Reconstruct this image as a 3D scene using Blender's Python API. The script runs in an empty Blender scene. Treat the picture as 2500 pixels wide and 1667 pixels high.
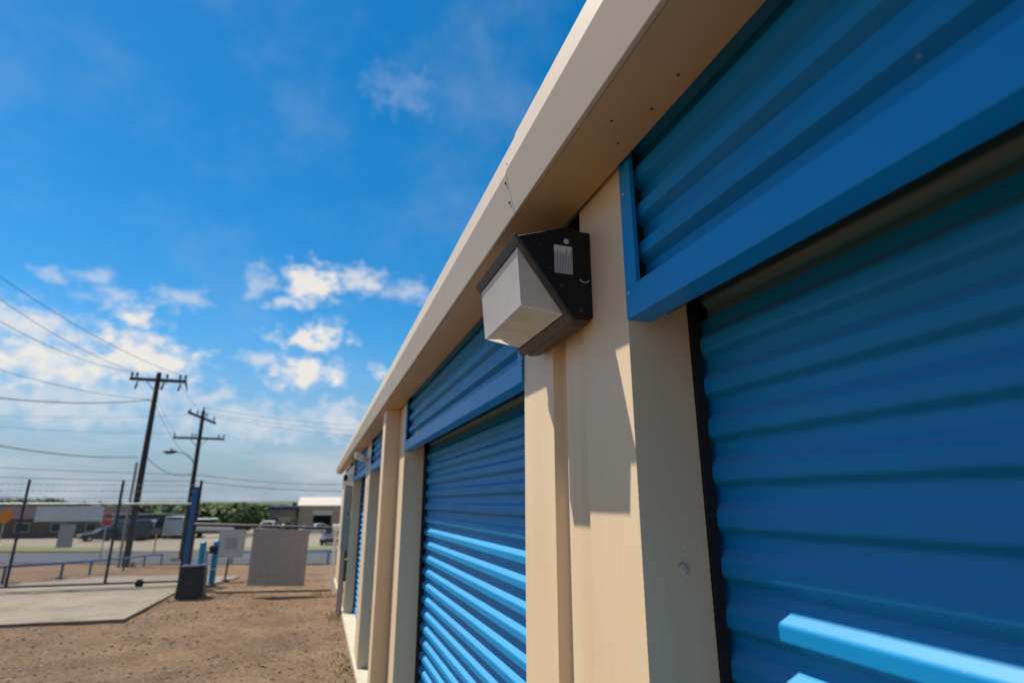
import bpy, math, random
from mathutils import Vector, Matrix
random.seed(7)
S = bpy.context.scene
COL = S.collection
R = math.radians

# ------------------------------------------------------------------ camera
EYE = 1.9
PITCH, YAW = R(15.95), R(18.45)
cd = bpy.data.cameras.new('camera'); cam = bpy.data.objects.new('camera', cd); COL.objects.link(cam)
cam.location = (0, 0, EYE)
cam.rotation_euler = (R(90) + PITCH, 0, -YAW)
cd.sensor_width = 36.0
cd.lens = 36.0 * 1370.0 / 2500.0
cd.clip_start = 0.05
cd.clip_end = 8000
cd.dof.use_dof = True
cd.dof.focus_distance = 1.36
cd.dof.aperture_fstop = 2.8
S.camera = cam

# ------------------------------------------------------------------ light and sky
SUN = Vector((-1.0, 0.82, 2.65)).normalized()           # towards the sun
ELEV = math.asin(SUN.z); AZ = math.atan2(SUN.x, SUN.y)
sd = bpy.data.lights.new('sun', 'SUN'); so = bpy.data.objects.new('sun', sd); COL.objects.link(so)
sd.energy = 4.9; sd.angle = R(0.53); sd.color = (1.0, 0.93, 0.82)
so.rotation_euler = (-SUN).to_track_quat('-Z', 'Y').to_euler()
S.view_settings.view_transform = 'Standard'; S.view_settings.look = 'None'
S.view_settings.exposure = 0.62; S.view_settings.gamma = 1.0; S.view_settings.use_curve_mapping = False

W = bpy.data.worlds.new('World'); S.world = W; W.use_nodes = True
nt = W.node_tree; nt.nodes.clear()
N, L = nt.nodes, nt.links
def node(t, **kw):
    n = N.new(t)
    for k, v in kw.items(): setattr(n, k, v)
    return n
def lk(a, b): L.new(a, b)
def mth(op, a, b=None, c=None, clamp=False):
    n = node('ShaderNodeMath', operation=op, use_clamp=clamp)
    for i, v in enumerate((a, b, c)):
        if v is None: continue
        if isinstance(v, (int, float)): n.inputs[i].default_value = v
        else: lk(v, n.inputs[i])
    return n.outputs[0]
def vmth(op, a, b=None):
    n = node('ShaderNodeVectorMath', operation=op)
    for i, v in enumerate((a, b)):
        if v is None: continue
        if isinstance(v, tuple): n.inputs[i].default_value = v
        else: lk(v, n.inputs[i])
    return n
out = node('ShaderNodeOutputWorld'); bg = node('ShaderNodeBackground')
bg.inputs['Strength'].default_value = 0.088
sky = node('ShaderNodeTexSky', sky_type='NISHITA')
sky.sun_disc = False; sky.sun_elevation = ELEV; sky.sun_rotation = AZ
sky.altitude = 200; sky.air_density = 1.0; sky.dust_density = 0.15; sky.ozone_density = 3.0
hs = node('ShaderNodeHueSaturation'); hs.inputs['Saturation'].default_value = 1.42; hs.inputs['Hue'].default_value = 0.492
lk(sky.outputs[0], hs.inputs['Color'])
tc = node('ShaderNodeTexCoord')
sep = node('ShaderNodeSeparateXYZ'); lk(tc.outputs['Generated'], sep.inputs[0])
az = mth('ARCTAN2', sep.outputs[0], sep.outputs[1])
el = mth('ARCSINE', sep.outputs[2])
D2 = 180 / math.pi
comb = node('ShaderNodeCombineXYZ')
lk(mth('MULTIPLY', az, D2), comb.inputs[0]); lk(mth('MULTIPLY', el, D2), comb.inputs[1])
def noise(vec, scale, detail=6, rough=0.6, off=(0, 0, 0), stretch=(1, 1, 1)):
    mp = node('ShaderNodeMapping'); mp.inputs['Location'].default_value = off; mp.inputs['Scale'].default_value = stretch
    lk(vec, mp.inputs[0])
    n = node('ShaderNodeTexNoise'); n.inputs['Scale'].default_value = scale
    n.inputs['Detail'].default_value = detail; n.inputs['Roughness'].default_value = rough
    lk(mp.outputs[0], n.inputs['Vector']); return n
warp = noise(comb.outputs[0], 0.40, 3, 0.5)
w1 = vmth('SUBTRACT', warp.outputs['Color'], (0.5, 0.5, 0.5))
w2 = vmth('MULTIPLY', w1.outputs[0], (4.2, 2.6, 0))
pos = vmth('ADD', comb.outputs[0], w2.outputs[0]).outputs[0]
fine = noise(comb.outputs[0], 0.62, 4, 0.5, (3.1, 7.7, 0), (1, 1.35, 1)).outputs['Fac']
puff = mth('MULTIPLY', mth('SUBTRACT', fine, 0.5), 2.4)
CLOUDS = [  # azimuth, elevation, half width, half height (degrees), density
 (-2.3,20.5,2.9,1.8,1.05),(1.9,21.3,3.2,1.2,.8),(7.0,20.7,3.2,1.1,.55),(-4.6,18.2,1.9,.8,.7),
 (-2.4,15.0,3.0,.95,1.15),(-.8,15.7,1.9,1.25,1.1),(-2.2,12.0,3.8,1.4,1.15),(-6.2,12.7,2.2,.8,.7),
 (-16.5,15.2,1.6,.9,1.0),(-18.3,16.4,2.0,.8,.65),(-13.5,17.3,2.0,1.1,.55),(-20.4,17.9,1.6,.7,.5),(-22.6,17.2,1.3,.55,.5),
 (-18.5,13.3,1.3,1.0,1.0),(-15.9,11.7,4.6,2.1,1.1),(-21.6,10.6,5.6,2.5,1.0),(-23.5,13.5,4.6,1.6,.85),(-18,8.6,8,1.8,.62),
 (5.0,12.7,1.2,.7,.8),(-6.0,7.2,8.8,1.9,.62),(1.6,7.6,4.0,1.8,.7),(5.4,39.3,3.8,2.0,.2),(-7.5,19.8,1.3,1.9,.5),
 (1.8,15.1,.7,.5,.6),(-10.2,9.3,3.0,.9,.6),(-21,7.2,7.5,1.9,.66),(-28,9.5,5,2.2,.9),(9.5,6.0,4,1.6,.5),
 (20,9,6,2,.8),(34,13,5,2,.9),(52,10,8,2.6,.9),(-45,12,7,2.6,.9),(-66,9,8,2.4,.8),(-95,14,8,3,.9),(-130,11,9,2.8,.9),
 (85,11,8,2.4,.8),(125,13,9,3,.9),(165,10,9,2.6,.9),(-170,15,6,2.4,.9)]
tot = None
for (a, e, wx, wy, dn) in CLOUDS:
    d = vmth('SUBTRACT', pos, (a, e, 0)).outputs[0]
    d = vmth('MULTIPLY', d, (1 / wx, 1 / wy, 0)).outputs[0]
    ln = vmth('LENGTH', d).outputs['Value']
    v = mth('ADD', mth('SUBTRACT', 1.0, ln), puff)
    mr = node('ShaderNodeMapRange', interpolation_type='SMOOTHSTEP'); mr.clamp = True
    lk(v, mr.inputs[0]); mr.inputs[1].default_value = -0.55; mr.inputs[2].default_value = 1.0
    mr.inputs[3].default_value = 0; mr.inputs[4].default_value = dn
    tot = mr.outputs[0] if tot is None else mth('MAXIMUM', tot, mr.outputs[0])
fill_cum = noise(comb.outputs[0], 0.115, 7, 0.6, (2, 9, 0), (.7, 1.25, 1)).outputs['Fac']  # cumulus outside the view, added for neutral fill light on the wall
mc = node('ShaderNodeMapRange', interpolation_type='SMOOTHSTEP'); lk(fill_cum, mc.inputs[0]); mc.inputs[1].default_value = .47; mc.inputs[2].default_value = .62; mc.inputs[3].default_value = 0; mc.inputs[4].default_value = 1.0
side = node('ShaderNodeMapRange', interpolation_type='SMOOTHSTEP'); lk(mth('ABSOLUTE', mth('MULTIPLY_ADD', az, D2, 1.0)), side.inputs[0]); side.inputs[1].default_value = 26; side.inputs[2].default_value = 36; side.inputs[3].default_value = 0; side.inputs[4].default_value = 1
band = node('ShaderNodeMapRange', interpolation_type='SMOOTHSTEP'); lk(mth('MULTIPLY', el, D2), band.inputs[0]); band.inputs[1].default_value = 18; band.inputs[2].default_value = 27; band.inputs[3].default_value = 1; band.inputs[4].default_value = 0
tot = mth('MAXIMUM', tot, mth('MULTIPLY', mth('MULTIPLY', mc.outputs[0], side.outputs[0]), band.outputs[0]))
# thin veils high up and a milky layer low down, all round the sky
veil = noise(comb.outputs[0], 0.055, 7, 0.6, (11, 2, 0), (1, 1.4, 1)).outputs['Fac']
mv = node('ShaderNodeMapRange', interpolation_type='SMOOTHSTEP'); lk(veil, mv.inputs[0])
mv.inputs[1].default_value = 0.42; mv.inputs[2].default_value = 0.8; mv.inputs[3].default_value = 0; mv.inputs[4].default_value = 0.17
low = noise(comb.outputs[0], 0.16, 6, 0.6, (4, 31, 0), (.45, 1.5, 1)).outputs['Fac']
ml = node('ShaderNodeMapRange', interpolation_type='SMOOTHSTEP'); lk(low, ml.inputs[0])
ml.inputs[1].default_value = 0.36; ml.inputs[2].default_value = 0.70; ml.inputs[3].default_value = 0.0; ml.inputs[4].default_value = 0.55
fade = node('ShaderNodeMapRange', interpolation_type='SMOOTHSTEP'); lk(mth('MULTIPLY', el, D2), fade.inputs[0])
fade.inputs[1].default_value = 0.5; fade.inputs[2].default_value = 13; fade.inputs[3].default_value = 1; fade.inputs[4].default_value = 0
lowc = mth('MULTIPLY', ml.outputs[0], fade.outputs[0])
tot = mth('MAXIMUM', mth('MAXIMUM', tot, lowc), mv.outputs[0], )
tot = mth('MINIMUM', tot, 0.97)
ccol = node('ShaderNodeMix', data_type='RGBA')
lk(mth('MULTIPLY', tot, 1.0), ccol.inputs['Factor'])
ccol.inputs['A'].default_value = (4.2, 4.9, 6.0, 1); ccol.inputs['B'].default_value = (6.4, 6.15, 5.75, 1)
# pale dusty air low over the horizon, the same all round
hz = node('ShaderNodeMapRange', interpolation_type='SMOOTHSTEP'); lk(mth('MULTIPLY', el, D2), hz.inputs[0])
hz.inputs[1].default_value = -1; hz.inputs[2].default_value = 17; hz.inputs[3].default_value = .93; hz.inputs[4].default_value = 0
hmix = node('ShaderNodeMix', data_type='RGBA'); lk(hz.outputs[0], hmix.inputs['Factor']); lk(hs.outputs[0], hmix.inputs['A']); hmix.inputs['B'].default_value = (1.8, 2.55, 3.45, 1)
mix = node('ShaderNodeMix', data_type='RGBA')
lk(tot, mix.inputs['Factor']); lk(hmix.outputs['Result'], mix.inputs['A']); lk(ccol.outputs['Result'], mix.inputs['B'])
lk(mix.outputs['Result'], bg.inputs['Color']); lk(bg.outputs[0], out.inputs['Surface'])

# ------------------------------------------------------------------ pixel -> place helpers (only used to work out where things stand)
fw = Vector((math.sin(YAW) * math.cos(PITCH), math.cos(YAW) * math.cos(PITCH), math.sin(PITCH)))
rt = Vector((math.cos(YAW), -math.sin(YAW), 0)); upv = rt.cross(fw)
def ray(x, y): return fw + rt * ((x - 1250) / 1370) + upv * ((833.5 - y) / 1370)
def at(x, y, Y):
    r = ray(x, y); return r * (Y / r.y) + Vector((0, 0, EYE))
KN = [(-200,0),(15.5,0),(18,-.06),(22,-.3),(26,-.6),(32,-.9),(40,-1.2),(50,-1.7),(60,-2.1),(75,-2.35),(110,-3.0),(250,-4.6),(600,-6.5),(6000,-7)]
def gz(Y):
    for (a, za), (b, zb) in zip(KN, KN[1:]):
        if Y <= b: return za + (zb - za) * (Y - a) / (b - a)
    return -7

# ------------------------------------------------------------------ materials
def mat(name, col, rough=0.6, metal=0.0, var=0.12, vscale=6.0, bump=0.0, bscale=60.0, spec=0.5, coat=0.0, dirt=None, dscale=3.0, stretch=(1,1,1), grime=0.0, ledge_sheen=0.0, specks=None):
    m = bpy.data.materials.new(name); m.use_nodes = True
    t = m.node_tree; b = t.nodes['Principled BSDF']; T = t.nodes; K = t.links
    b.inputs['Roughness'].default_value = rough; b.inputs['Metallic'].default_value = metal
    b.inputs['Specular IOR Level'].default_value = spec; b.inputs['Coat Weight'].default_value = coat
    c = T.new('ShaderNodeTexCoord'); mp = T.new('ShaderNodeMapping'); mp.inputs['Scale'].default_value = stretch
    K.new(c.outputs['Object'], mp.inputs[0])
    n = T.new('ShaderNodeTexNoise'); n.inputs['Scale'].default_value = vscale; n.inputs['Detail'].default_value = 8; n.inputs['Roughness'].default_value = .65
    K.new(mp.outputs[0], n.inputs['Vector'])
    r = T.new('ShaderNodeValToRGB'); K.new(n.outputs['Fac'], r.inputs[0])
    lo = [max(0, x * (1 - var)) for x in col]; hi = [min(1, x * (1 + var)) for x in col]
    r.color_ramp.elements[0].position = .3; r.color_ramp.elements[1].position = .7
    r.color_ramp.elements[0].color = (*lo, 1); r.color_ramp.elements[1].color = (*hi, 1)
    src = r.outputs[0]
    if dirt:
        n2 = T.new('ShaderNodeTexNoise'); n2.inputs['Scale'].default_value = dscale; n2.inputs['Detail'].default_value = 10; n2.inputs['Roughness'].default_value = .7
        K.new(mp.outputs[0], n2.inputs['Vector'])
        r2 = T.new('ShaderNodeMapRange'); r2.inputs[1].default_value = .48; r2.inputs[2].default_value = .75; r2.inputs[3].default_value = 0; r2.inputs[4].default_value = grime or .5
        K.new(n2.outputs['Fac'], r2.inputs[0])
        mx = T.new('ShaderNodeMix'); mx.data_type = 'RGBA'; K.new(r2.outputs[0], mx.inputs['Factor']); K.new(src, mx.inputs['A']); mx.inputs['B'].default_value = (*dirt, 1)
        src = mx.outputs['Result']
        rr = T.new('ShaderNodeMath'); rr.operation = 'MULTIPLY_ADD'; K.new(r2.outputs[0], rr.inputs[0]); rr.inputs[1].default_value = .25; rr.inputs[2].default_value = rough
        K.new(rr.outputs[0], b.inputs['Roughness'])
    if specks:          # chips and dried splashes
        n4 = T.new('ShaderNodeTexNoise'); n4.inputs['Scale'].default_value = 75; n4.inputs['Detail'].default_value = 2; K.new(c.outputs['Object'], n4.inputs['Vector'])
        r4 = T.new('ShaderNodeMapRange'); r4.inputs[1].default_value = .755; r4.inputs[2].default_value = .80; r4.inputs[4].default_value = .5; K.new(n4.outputs['Fac'], r4.inputs[0])
        m4 = T.new('ShaderNodeMix'); m4.data_type = 'RGBA'; K.new(r4.outputs[0], m4.inputs['Factor']); K.new(src, m4.inputs['A']); m4.inputs['B'].default_value = (*specks, 1); src = m4.outputs['Result']
    if ledge_sheen:            # paler blue painted on upward faces to imitate their sunlit sheen
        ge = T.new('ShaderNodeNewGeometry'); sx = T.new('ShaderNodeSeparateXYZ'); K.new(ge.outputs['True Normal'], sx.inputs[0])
        mr = T.new('ShaderNodeMapRange'); mr.inputs[1].default_value = .25; mr.inputs[2].default_value = .75; mr.inputs[4].default_value = ledge_sheen; K.new(sx.outputs[2], mr.inputs[0])
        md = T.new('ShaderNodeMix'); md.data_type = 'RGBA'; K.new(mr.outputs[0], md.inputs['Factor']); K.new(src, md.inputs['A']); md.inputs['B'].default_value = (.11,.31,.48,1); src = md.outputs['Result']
    K.new(src, b.inputs['Base Color'])
    if bump:
        bn = T.new('ShaderNodeTexNoise'); bn.inputs['Scale'].default_value = bscale; bn.inputs['Detail'].default_value = 6
        K.new(mp.outputs[0], bn.inputs['Vector'])
        bp = T.new('ShaderNodeBump'); bp.inputs['Strength'].default_value = bump; bp.inputs['Distance'].default_value = .01
        K.new(bn.outputs['Fac'], bp.inputs['Height']); K.new(bp.outputs[0], b.inputs['Normal'])
    return m
M = {}
M['cream'] = mat('cream_painted_steel', (.70,.525,.325), .42, var=.07, vscale=3.5, bump=.16, bscale=3, dirt=(.50,.355,.205), dscale=5, stretch=(1,1,.12), grime=.5, specks=(.36,.26,.16))
M['fascia'] = mat('pale_fascia_steel', (.50,.40,.275), .42, var=.05, vscale=2, bump=.05, bscale=4, dirt=(.36,.30,.24), dscale=3, stretch=(1,.4,1), grime=.3)
M['soffit'] = mat('warm_shade_soffit_steel', (.50,.335,.165), .5, var=.06, vscale=2, bump=.05, bscale=4, dirt=(.36,.24,.11), dscale=3, stretch=(1,.4,1), grime=.4, spec=.3)  # browner copy of the eave steel, its warm shade put into the colour
M['blue'] = mat('blue_painted_steel', (.002,.215,.475), .47, var=.10, vscale=2.5, bump=.05, bscale=6, dirt=(.01,.20,.40), dscale=4, stretch=(1,.5,1), grime=.45, spec=.26, ledge_sheen=.5, specks=(.30,.36,.40))
M['bluetrim'] = mat('blue_trim_paint', (.002,.25,.60), .40, var=.07, vscale=3, bump=.04, bscale=8, dirt=(.012,.24,.46), dscale=6, grime=.35, spec=.35, specks=(.3,.36,.4))
M['drum'] = mat('dull_blue_brown_steel', (.05,.16,.20), .6, var=.4, vscale=3, dirt=(.26,.14,.06), dscale=5, stretch=(1,.08,3), grime=.9)  # dull blue with brown streaks running along the roll
M['black'] = mat('black_powder_coat', (.006,.006,.0065), .5, var=.2, vscale=20, bump=.08, bscale=220, dirt=(.02,.018,.016), dscale=14, grime=.4, spec=.3)
M['bronze'] = mat('dark_bronze_coat', (.055,.043,.036), .45, var=.2, vscale=15, bump=.1, bscale=200)
M['darksteel'] = mat('dark_steel', (.018,.018,.02), .5, var=.3)
M['gap'] = mat('black_gap_shade', (.006,.006,.0065), .7)  # near-black colour standing for the shade in gaps and recesses
M['galv'] = mat('galvanised_steel', (.42,.43,.43), .42, metal=.75, var=.15, vscale=12)
M['wire'] = mat('weathered_galvanised_wire', (.20,.20,.19), .6, metal=.3, var=.2)
M['screw'] = mat('zinc_screw', (.40,.37,.33), .4, metal=.6, var=.2)
M['painted_screw'] = mat('cream_screw_head', (.55,.44,.32), .35, var=.1)
M['seam_shade'] = mat('dark_seam_shade', (.03,.024,.018), .8)  # dark colour standing for the shadow in the seam gap
M['concrete'] = mat('concrete', (.185,.155,.110), .85, var=.16, vscale=1.1, bump=.3, bscale=30, dirt=(.105,.078,.048), dscale=1.3, grime=.75)
M['slab'] = mat('pale_slab_concrete', (.42,.37,.28), .85, var=.12, vscale=3, bump=.3, bscale=40)
M['asphalt'] = mat('asphalt', (.040,.042,.046), .85, var=.18, vscale=.35, bump=.3, bscale=20)
M['gravel'] = mat('gravel_stone', (.24,.165,.107), .9, var=.5, vscale=9)
M['white'] = mat('white_paint', (.75,.75,.73), .4, var=.05)
M['offwhite'] = mat('off_white_metal', (.5,.49,.46), .5, var=.08)
M['greypanel'] = mat('grey_sheet_metal', (.30,.285,.265), .5, metal=.1, var=.1, vscale=7, bump=.1, bscale=25, dirt=(.2,.19,.18), dscale=8)
M['boxgrey'] = mat('grey_enclosure_paint', (.26,.285,.28), .5, var=.07)
M['pipe'] = mat('grey_conduit', (.30,.28,.26), .5, metal=.3, var=.15)
M['bollard'] = mat('bright_blue_post_paint', (.006,.20,.38), .4, var=.1, vscale=4)
M['deepblue'] = mat('deep_blue_post_paint', (.004,.085,.25), .4, var=.1, vscale=4)
M['railblue'] = mat('faded_blue_rail_paint', (.03,.13,.25), .5, var=.2, vscale=5)
M['postblue'] = mat('dark_blue_fence_post', (.012,.028,.05), .5, var=.2)
M['wood'] = mat('weathered_pole_wood', (.045,.032,.024), .85, var=.35, vscale=5, bump=.4, bscale=20, stretch=(1,1,.1))
M['porcelain'] = mat('glazed_insulator', (.10,.075,.06), .3, var=.2)
M['cable'] = mat('black_cable', (.02,.02,.022), .6)
M['plastic'] = mat('black_plastic', (.012,.012,.013), .45, var=.2, vscale=8, bump=.1, bscale=80)
M['red'] = mat('red_sign_face', (.42,.008,.015), .5, var=.06)
M['orange'] = mat('orange_sign_face', (.75,.24,.01), .5, var=.06)
M['yellow'] = mat('yellow_marker', (.6,.36,.02), .5)
M['tyre'] = mat('tyre_rubber', (.012,.012,.012), .8)
M['glass'] = mat('dark_car_glass', (.01,.013,.016), .08, var=.1)
M['grass'] = mat('mown_grass', (.105,.115,.025), .9, var=.35, vscale=.8, bump=.4, bscale=8)
M['trunk'] = mat('bark', (.06,.045,.03), .9, var=.3)
M['leaf'] = mat('oak_leaves', (.03,.055,.012), .75, var=.5, vscale=.7, spec=.2)
M['leaf2'] = mat('mesquite_leaves', (.05,.078,.016), .75, var=.5, vscale=.05, spec=.2)
M['weed'] = mat('dry_weed', (.20,.16,.05), .8, var=.4, vscale=5)
M['hill'] = mat('hill_scrub', (.05,.075,.03), .95, var=.4, vscale=.01)
def ground_mat():
    m = bpy.data.materials.new('tan_dirt_and_gravel'); m.use_nodes = True
    t = m.node_tree; T = t.nodes; K = t.links; b = T['Principled BSDF']; b.inputs['Roughness'].default_value = .95; b.inputs['Specular IOR Level'].default_value = .2
    c = T.new('ShaderNodeTexCoord')
    def nz(scale, det, ro=.65):
        n = T.new('ShaderNodeTexNoise'); n.inputs['Scale'].default_value = scale; n.inputs['Detail'].default_value = det; n.inputs['Roughness'].default_value = ro
        K.new(c.outputs['Object'], n.inputs['Vector']); return n.outputs['Fac']
    def ramp(v, stops):
        r = T.new('ShaderNodeValToRGB'); K.new(v, r.inputs[0]); e = r.color_ramp.elements
        e[0].position, e[0].color = stops[0][0], (*stops[0][1], 1); e[1].position, e[1].color = stops[-1][0], (*stops[-1][1], 1)
        for p, cc in stops[1:-1]:
            x = e.new(p); x.color = (*cc, 1)
        return r.outputs[0]
    def mixc(f, a, bb, mode='MIX'):
        x = T.new('ShaderNodeMix'); x.data_type = 'RGBA'; x.blend_type = mode
        if isinstance(f, float): x.inputs['Factor'].default_value = f
        else: K.new(f, x.inputs['Factor'])
        for k, v in (('A', a), ('B', bb)):
            if isinstance(v, tuple): x.inputs[k].default_value = (*v, 1)
            else: K.new(v, x.inputs[k])
        return x.outputs['Result']
    base = ramp(nz(.9, 9, .75), [(.3, (.108,.064,.036)), (.5, (.172,.108,.064)), (.7, (.26,.172,.10))])
    vo = T.new('ShaderNodeTexVoronoi'); vo.inputs['Scale'].default_value = 26; vo.inputs['Randomness'].default_value = 1; K.new(c.outputs['Object'], vo.inputs['Vector'])
    peb = ramp(vo.outputs['Color'], [(.0, (.55,.5,.45)), (.5, (1,1,1)), (1, (1.0,.93,.85))])
    base = mixc(.75, base, peb, 'MULTIPLY')
    sp = ramp(nz(38, 3, .7), [(.565, (0,0,0)), (.67, (1,1,1))])
    base = mixc(sp, base, (.27,.215,.16))
    dk = ramp(nz(9, 6, .8), [(.33, (1,1,1)), (.43, (0,0,0))])
    base = mixc(dk, base, (.065,.042,.027))
    # scrubby green-tan beyond the lot
    s = T.new('ShaderNodeSeparateXYZ'); K.new(c.outputs['Object'], s.inputs[0])
    mr = T.new('ShaderNodeMapRange'); mr.inputs[1].default_value = 46; mr.inputs[2].default_value = 95; K.new(s.outputs[1], mr.inputs[0])
    far = ramp(nz(.06, 6), [(.35, (.05,.075,.022)), (.6, (.13,.125,.05))])
    base = mixc(mr.outputs[0], base, far)
    K.new(base, b.inputs['Base Color'])
    bp = T.new('ShaderNodeBump'); bp.inputs['Strength'].default_value = 1.0; bp.inputs['Distance'].default_value = .05
    K.new(nz(16, 8, .7), bp.inputs['Height'])
    bp2 = T.new('ShaderNodeBump'); bp2.inputs['Strength'].default_value = .5; bp2.inputs['Distance'].default_value = .015
    K.new(vo.outputs['Distance'], bp2.inputs['Height']); K.new(bp.outputs[0], bp2.inputs['Normal']); K.new(bp2.outputs[0], b.inputs['Normal'])
    return m
M['ground'] = ground_mat()
def lens_mat(nm, trl, tpy, gls, dirty=(.86,.79,.64), clean=(.96,.94,.87)):
    m = bpy.data.materials.new(nm); m.use_nodes = True
    t = m.node_tree; T = t.nodes; K = t.links; T.remove(T['Principled BSDF']); o = T['Material Output']
    c = T.new('ShaderNodeTexCoord'); n = T.new('ShaderNodeTexNoise'); n.inputs['Scale'].default_value = 14; n.inputs['Detail'].default_value = 8
    K.new(c.outputs['Object'], n.inputs['Vector'])
    r = T.new('ShaderNodeValToRGB'); K.new(n.outputs['Fac'], r.inputs[0])
    r.color_ramp.elements[0].position = .30; r.color_ramp.elements[0].color = (*dirty, 1); r.color_ramp.elements[1].position = .58; r.color_ramp.elements[1].color = (*clean, 1)
    d = T.new('ShaderNodeBsdfDiffuse'); tr = T.new('ShaderNodeBsdfTranslucent'); gl = T.new('ShaderNodeBsdfGlossy'); gl.inputs['Roughness'].default_value = .30
    K.new(r.outputs[0], d.inputs['Color']); K.new(r.outputs[0], tr.inputs['Color'])
    a = T.new('ShaderNodeMixShader'); a.inputs[0].default_value = trl; K.new(d.outputs[0], a.inputs[1]); K.new(tr.outputs[0], a.inputs[2])
    tp = T.new('ShaderNodeBsdfTransparent'); a2 = T.new('ShaderNodeMixShader'); a2.inputs[0].default_value = tpy; K.new(a.outputs[0], a2.inputs[1]); K.new(tp.outputs[0], a2.inputs[2]); a = a2
    f = T.new('ShaderNodeFresnel'); f.inputs['IOR'].default_value = 1.5
    ma = T.new('ShaderNodeMath'); ma.operation = 'MULTIPLY_ADD'; ma.inputs[1].default_value = .7; ma.inputs[2].default_value = gls; ma.use_clamp = True; K.new(f.outputs[0], ma.inputs[0])
    b = T.new('ShaderNodeMixShader'); K.new(ma.outputs[0], b.inputs[0]); K.new(a.outputs[0], b.inputs[1]); K.new(gl.outputs[0], b.inputs[2]); K.new(b.outputs[0], o.inputs['Surface'])
    return m
M['lens'] = lens_mat('prismatic_front_glass', .15, .05, .2, (.93,.91,.86), (.98,.98,.97))  # whitened against the sides to imitate bright sky on the glass
M['lens_side'] = lens_mat('plain_side_glass', .75, .05, .06)
M['lens_far'] = lens_mat('sun_inlet_side_glass', .5, .85, .05)  # same glass, made clear so sun can light the lens from inside
M['reflector'] = mat('white_reflector', (.9,.88,.82), .4, var=.03)
def sticker_mat():
    m = bpy.data.materials.new('printed_rating_sticker'); m.use_nodes = True
    t = m.node_tree; b = t.nodes['Principled BSDF']; T = t.nodes; K = t.links; b.inputs['Roughness'].default_value = .45
    c = T.new('ShaderNodeTexCoord'); mp = T.new('ShaderNodeMapping'); mp.inputs['Scale'].default_value = (1, 1, 1); K.new(c.outputs['Object'], mp.inputs[0])
    s = T.new('ShaderNodeSeparateXYZ'); K.new(mp.outputs[0], s.inputs[0])
    wv = T.new('ShaderNodeMath'); wv.operation = 'SINE'
    mu = T.new('ShaderNodeMath'); mu.operation = 'MULTIPLY'; mu.inputs[1].default_value = 2 * math.pi / .0042; K.new(s.outputs[0], mu.inputs[0]); K.new(mu.outputs[0], wv.inputs[0])
    n = T.new('ShaderNodeTexNoise'); n.inputs['Scale'].default_value = 1; n.inputs['Detail'].default_value = 3
    mp2 = T.new('ShaderNodeMapping'); mp2.inputs['Scale'].default_value = (230, 1, 420); K.new(c.outputs['Object'], mp2.inputs[0]); K.new(mp2.outputs[0], n.inputs['Vector'])
    ad = T.new('ShaderNodeMath'); ad.operation = 'MULTIPLY_ADD'; K.new(n.outputs['Fac'], ad.inputs[0]); ad.inputs[1].default_value = 3.0; K.new(wv.outputs[0], ad.inputs[2])
    # text rows end raggedly towards the top of the sticker
    n3 = T.new('ShaderNodeTexNoise'); mp3 = T.new('ShaderNodeMapping'); mp3.inputs['Scale'].default_value = (160, 0, 0); K.new(c.outputs['Object'], mp3.inputs[0]); K.new(mp3.outputs[0], n3.inputs['Vector']); n3.inputs['Scale'].default_value = 1
    lim = T.new('ShaderNodeMath'); lim.operation = 'MULTIPLY_ADD'; K.new(n3.outputs['Fac'], lim.inputs[0]); lim.inputs[1].default_value = .09; lim.inputs[2].default_value = -.026
    lt = T.new('ShaderNodeMath'); lt.operation = 'LESS_THAN'; K.new(s.outputs[2], lt.inputs[0]); K.new(lim.outputs[0], lt.inputs[1])
    r = T.new('ShaderNodeMapRange'); r.inputs[1].default_value = 1.1; r.inputs[2].default_value = 1.6; r.inputs[4].default_value = .85; K.new(ad.outputs[0], r.inputs[0])
    f = T.new('ShaderNodeMath'); f.operation = 'MULTIPLY'; K.new(r.outputs[0], f.inputs[0]); K.new(lt.outputs[0], f.inputs[1])
    mx = T.new('ShaderNodeMix'); mx.data_type = 'RGBA'; K.new(f.outputs[0], mx.inputs['Factor']); mx.inputs['A'].default_value = (.55,.55,.54,1); mx.inputs['B'].default_value = (.06,.06,.06,1)
    K.new(mx.outputs['Result'], b.inputs['Base Color'])
    return m
M['sticker'] = sticker_mat()

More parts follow.
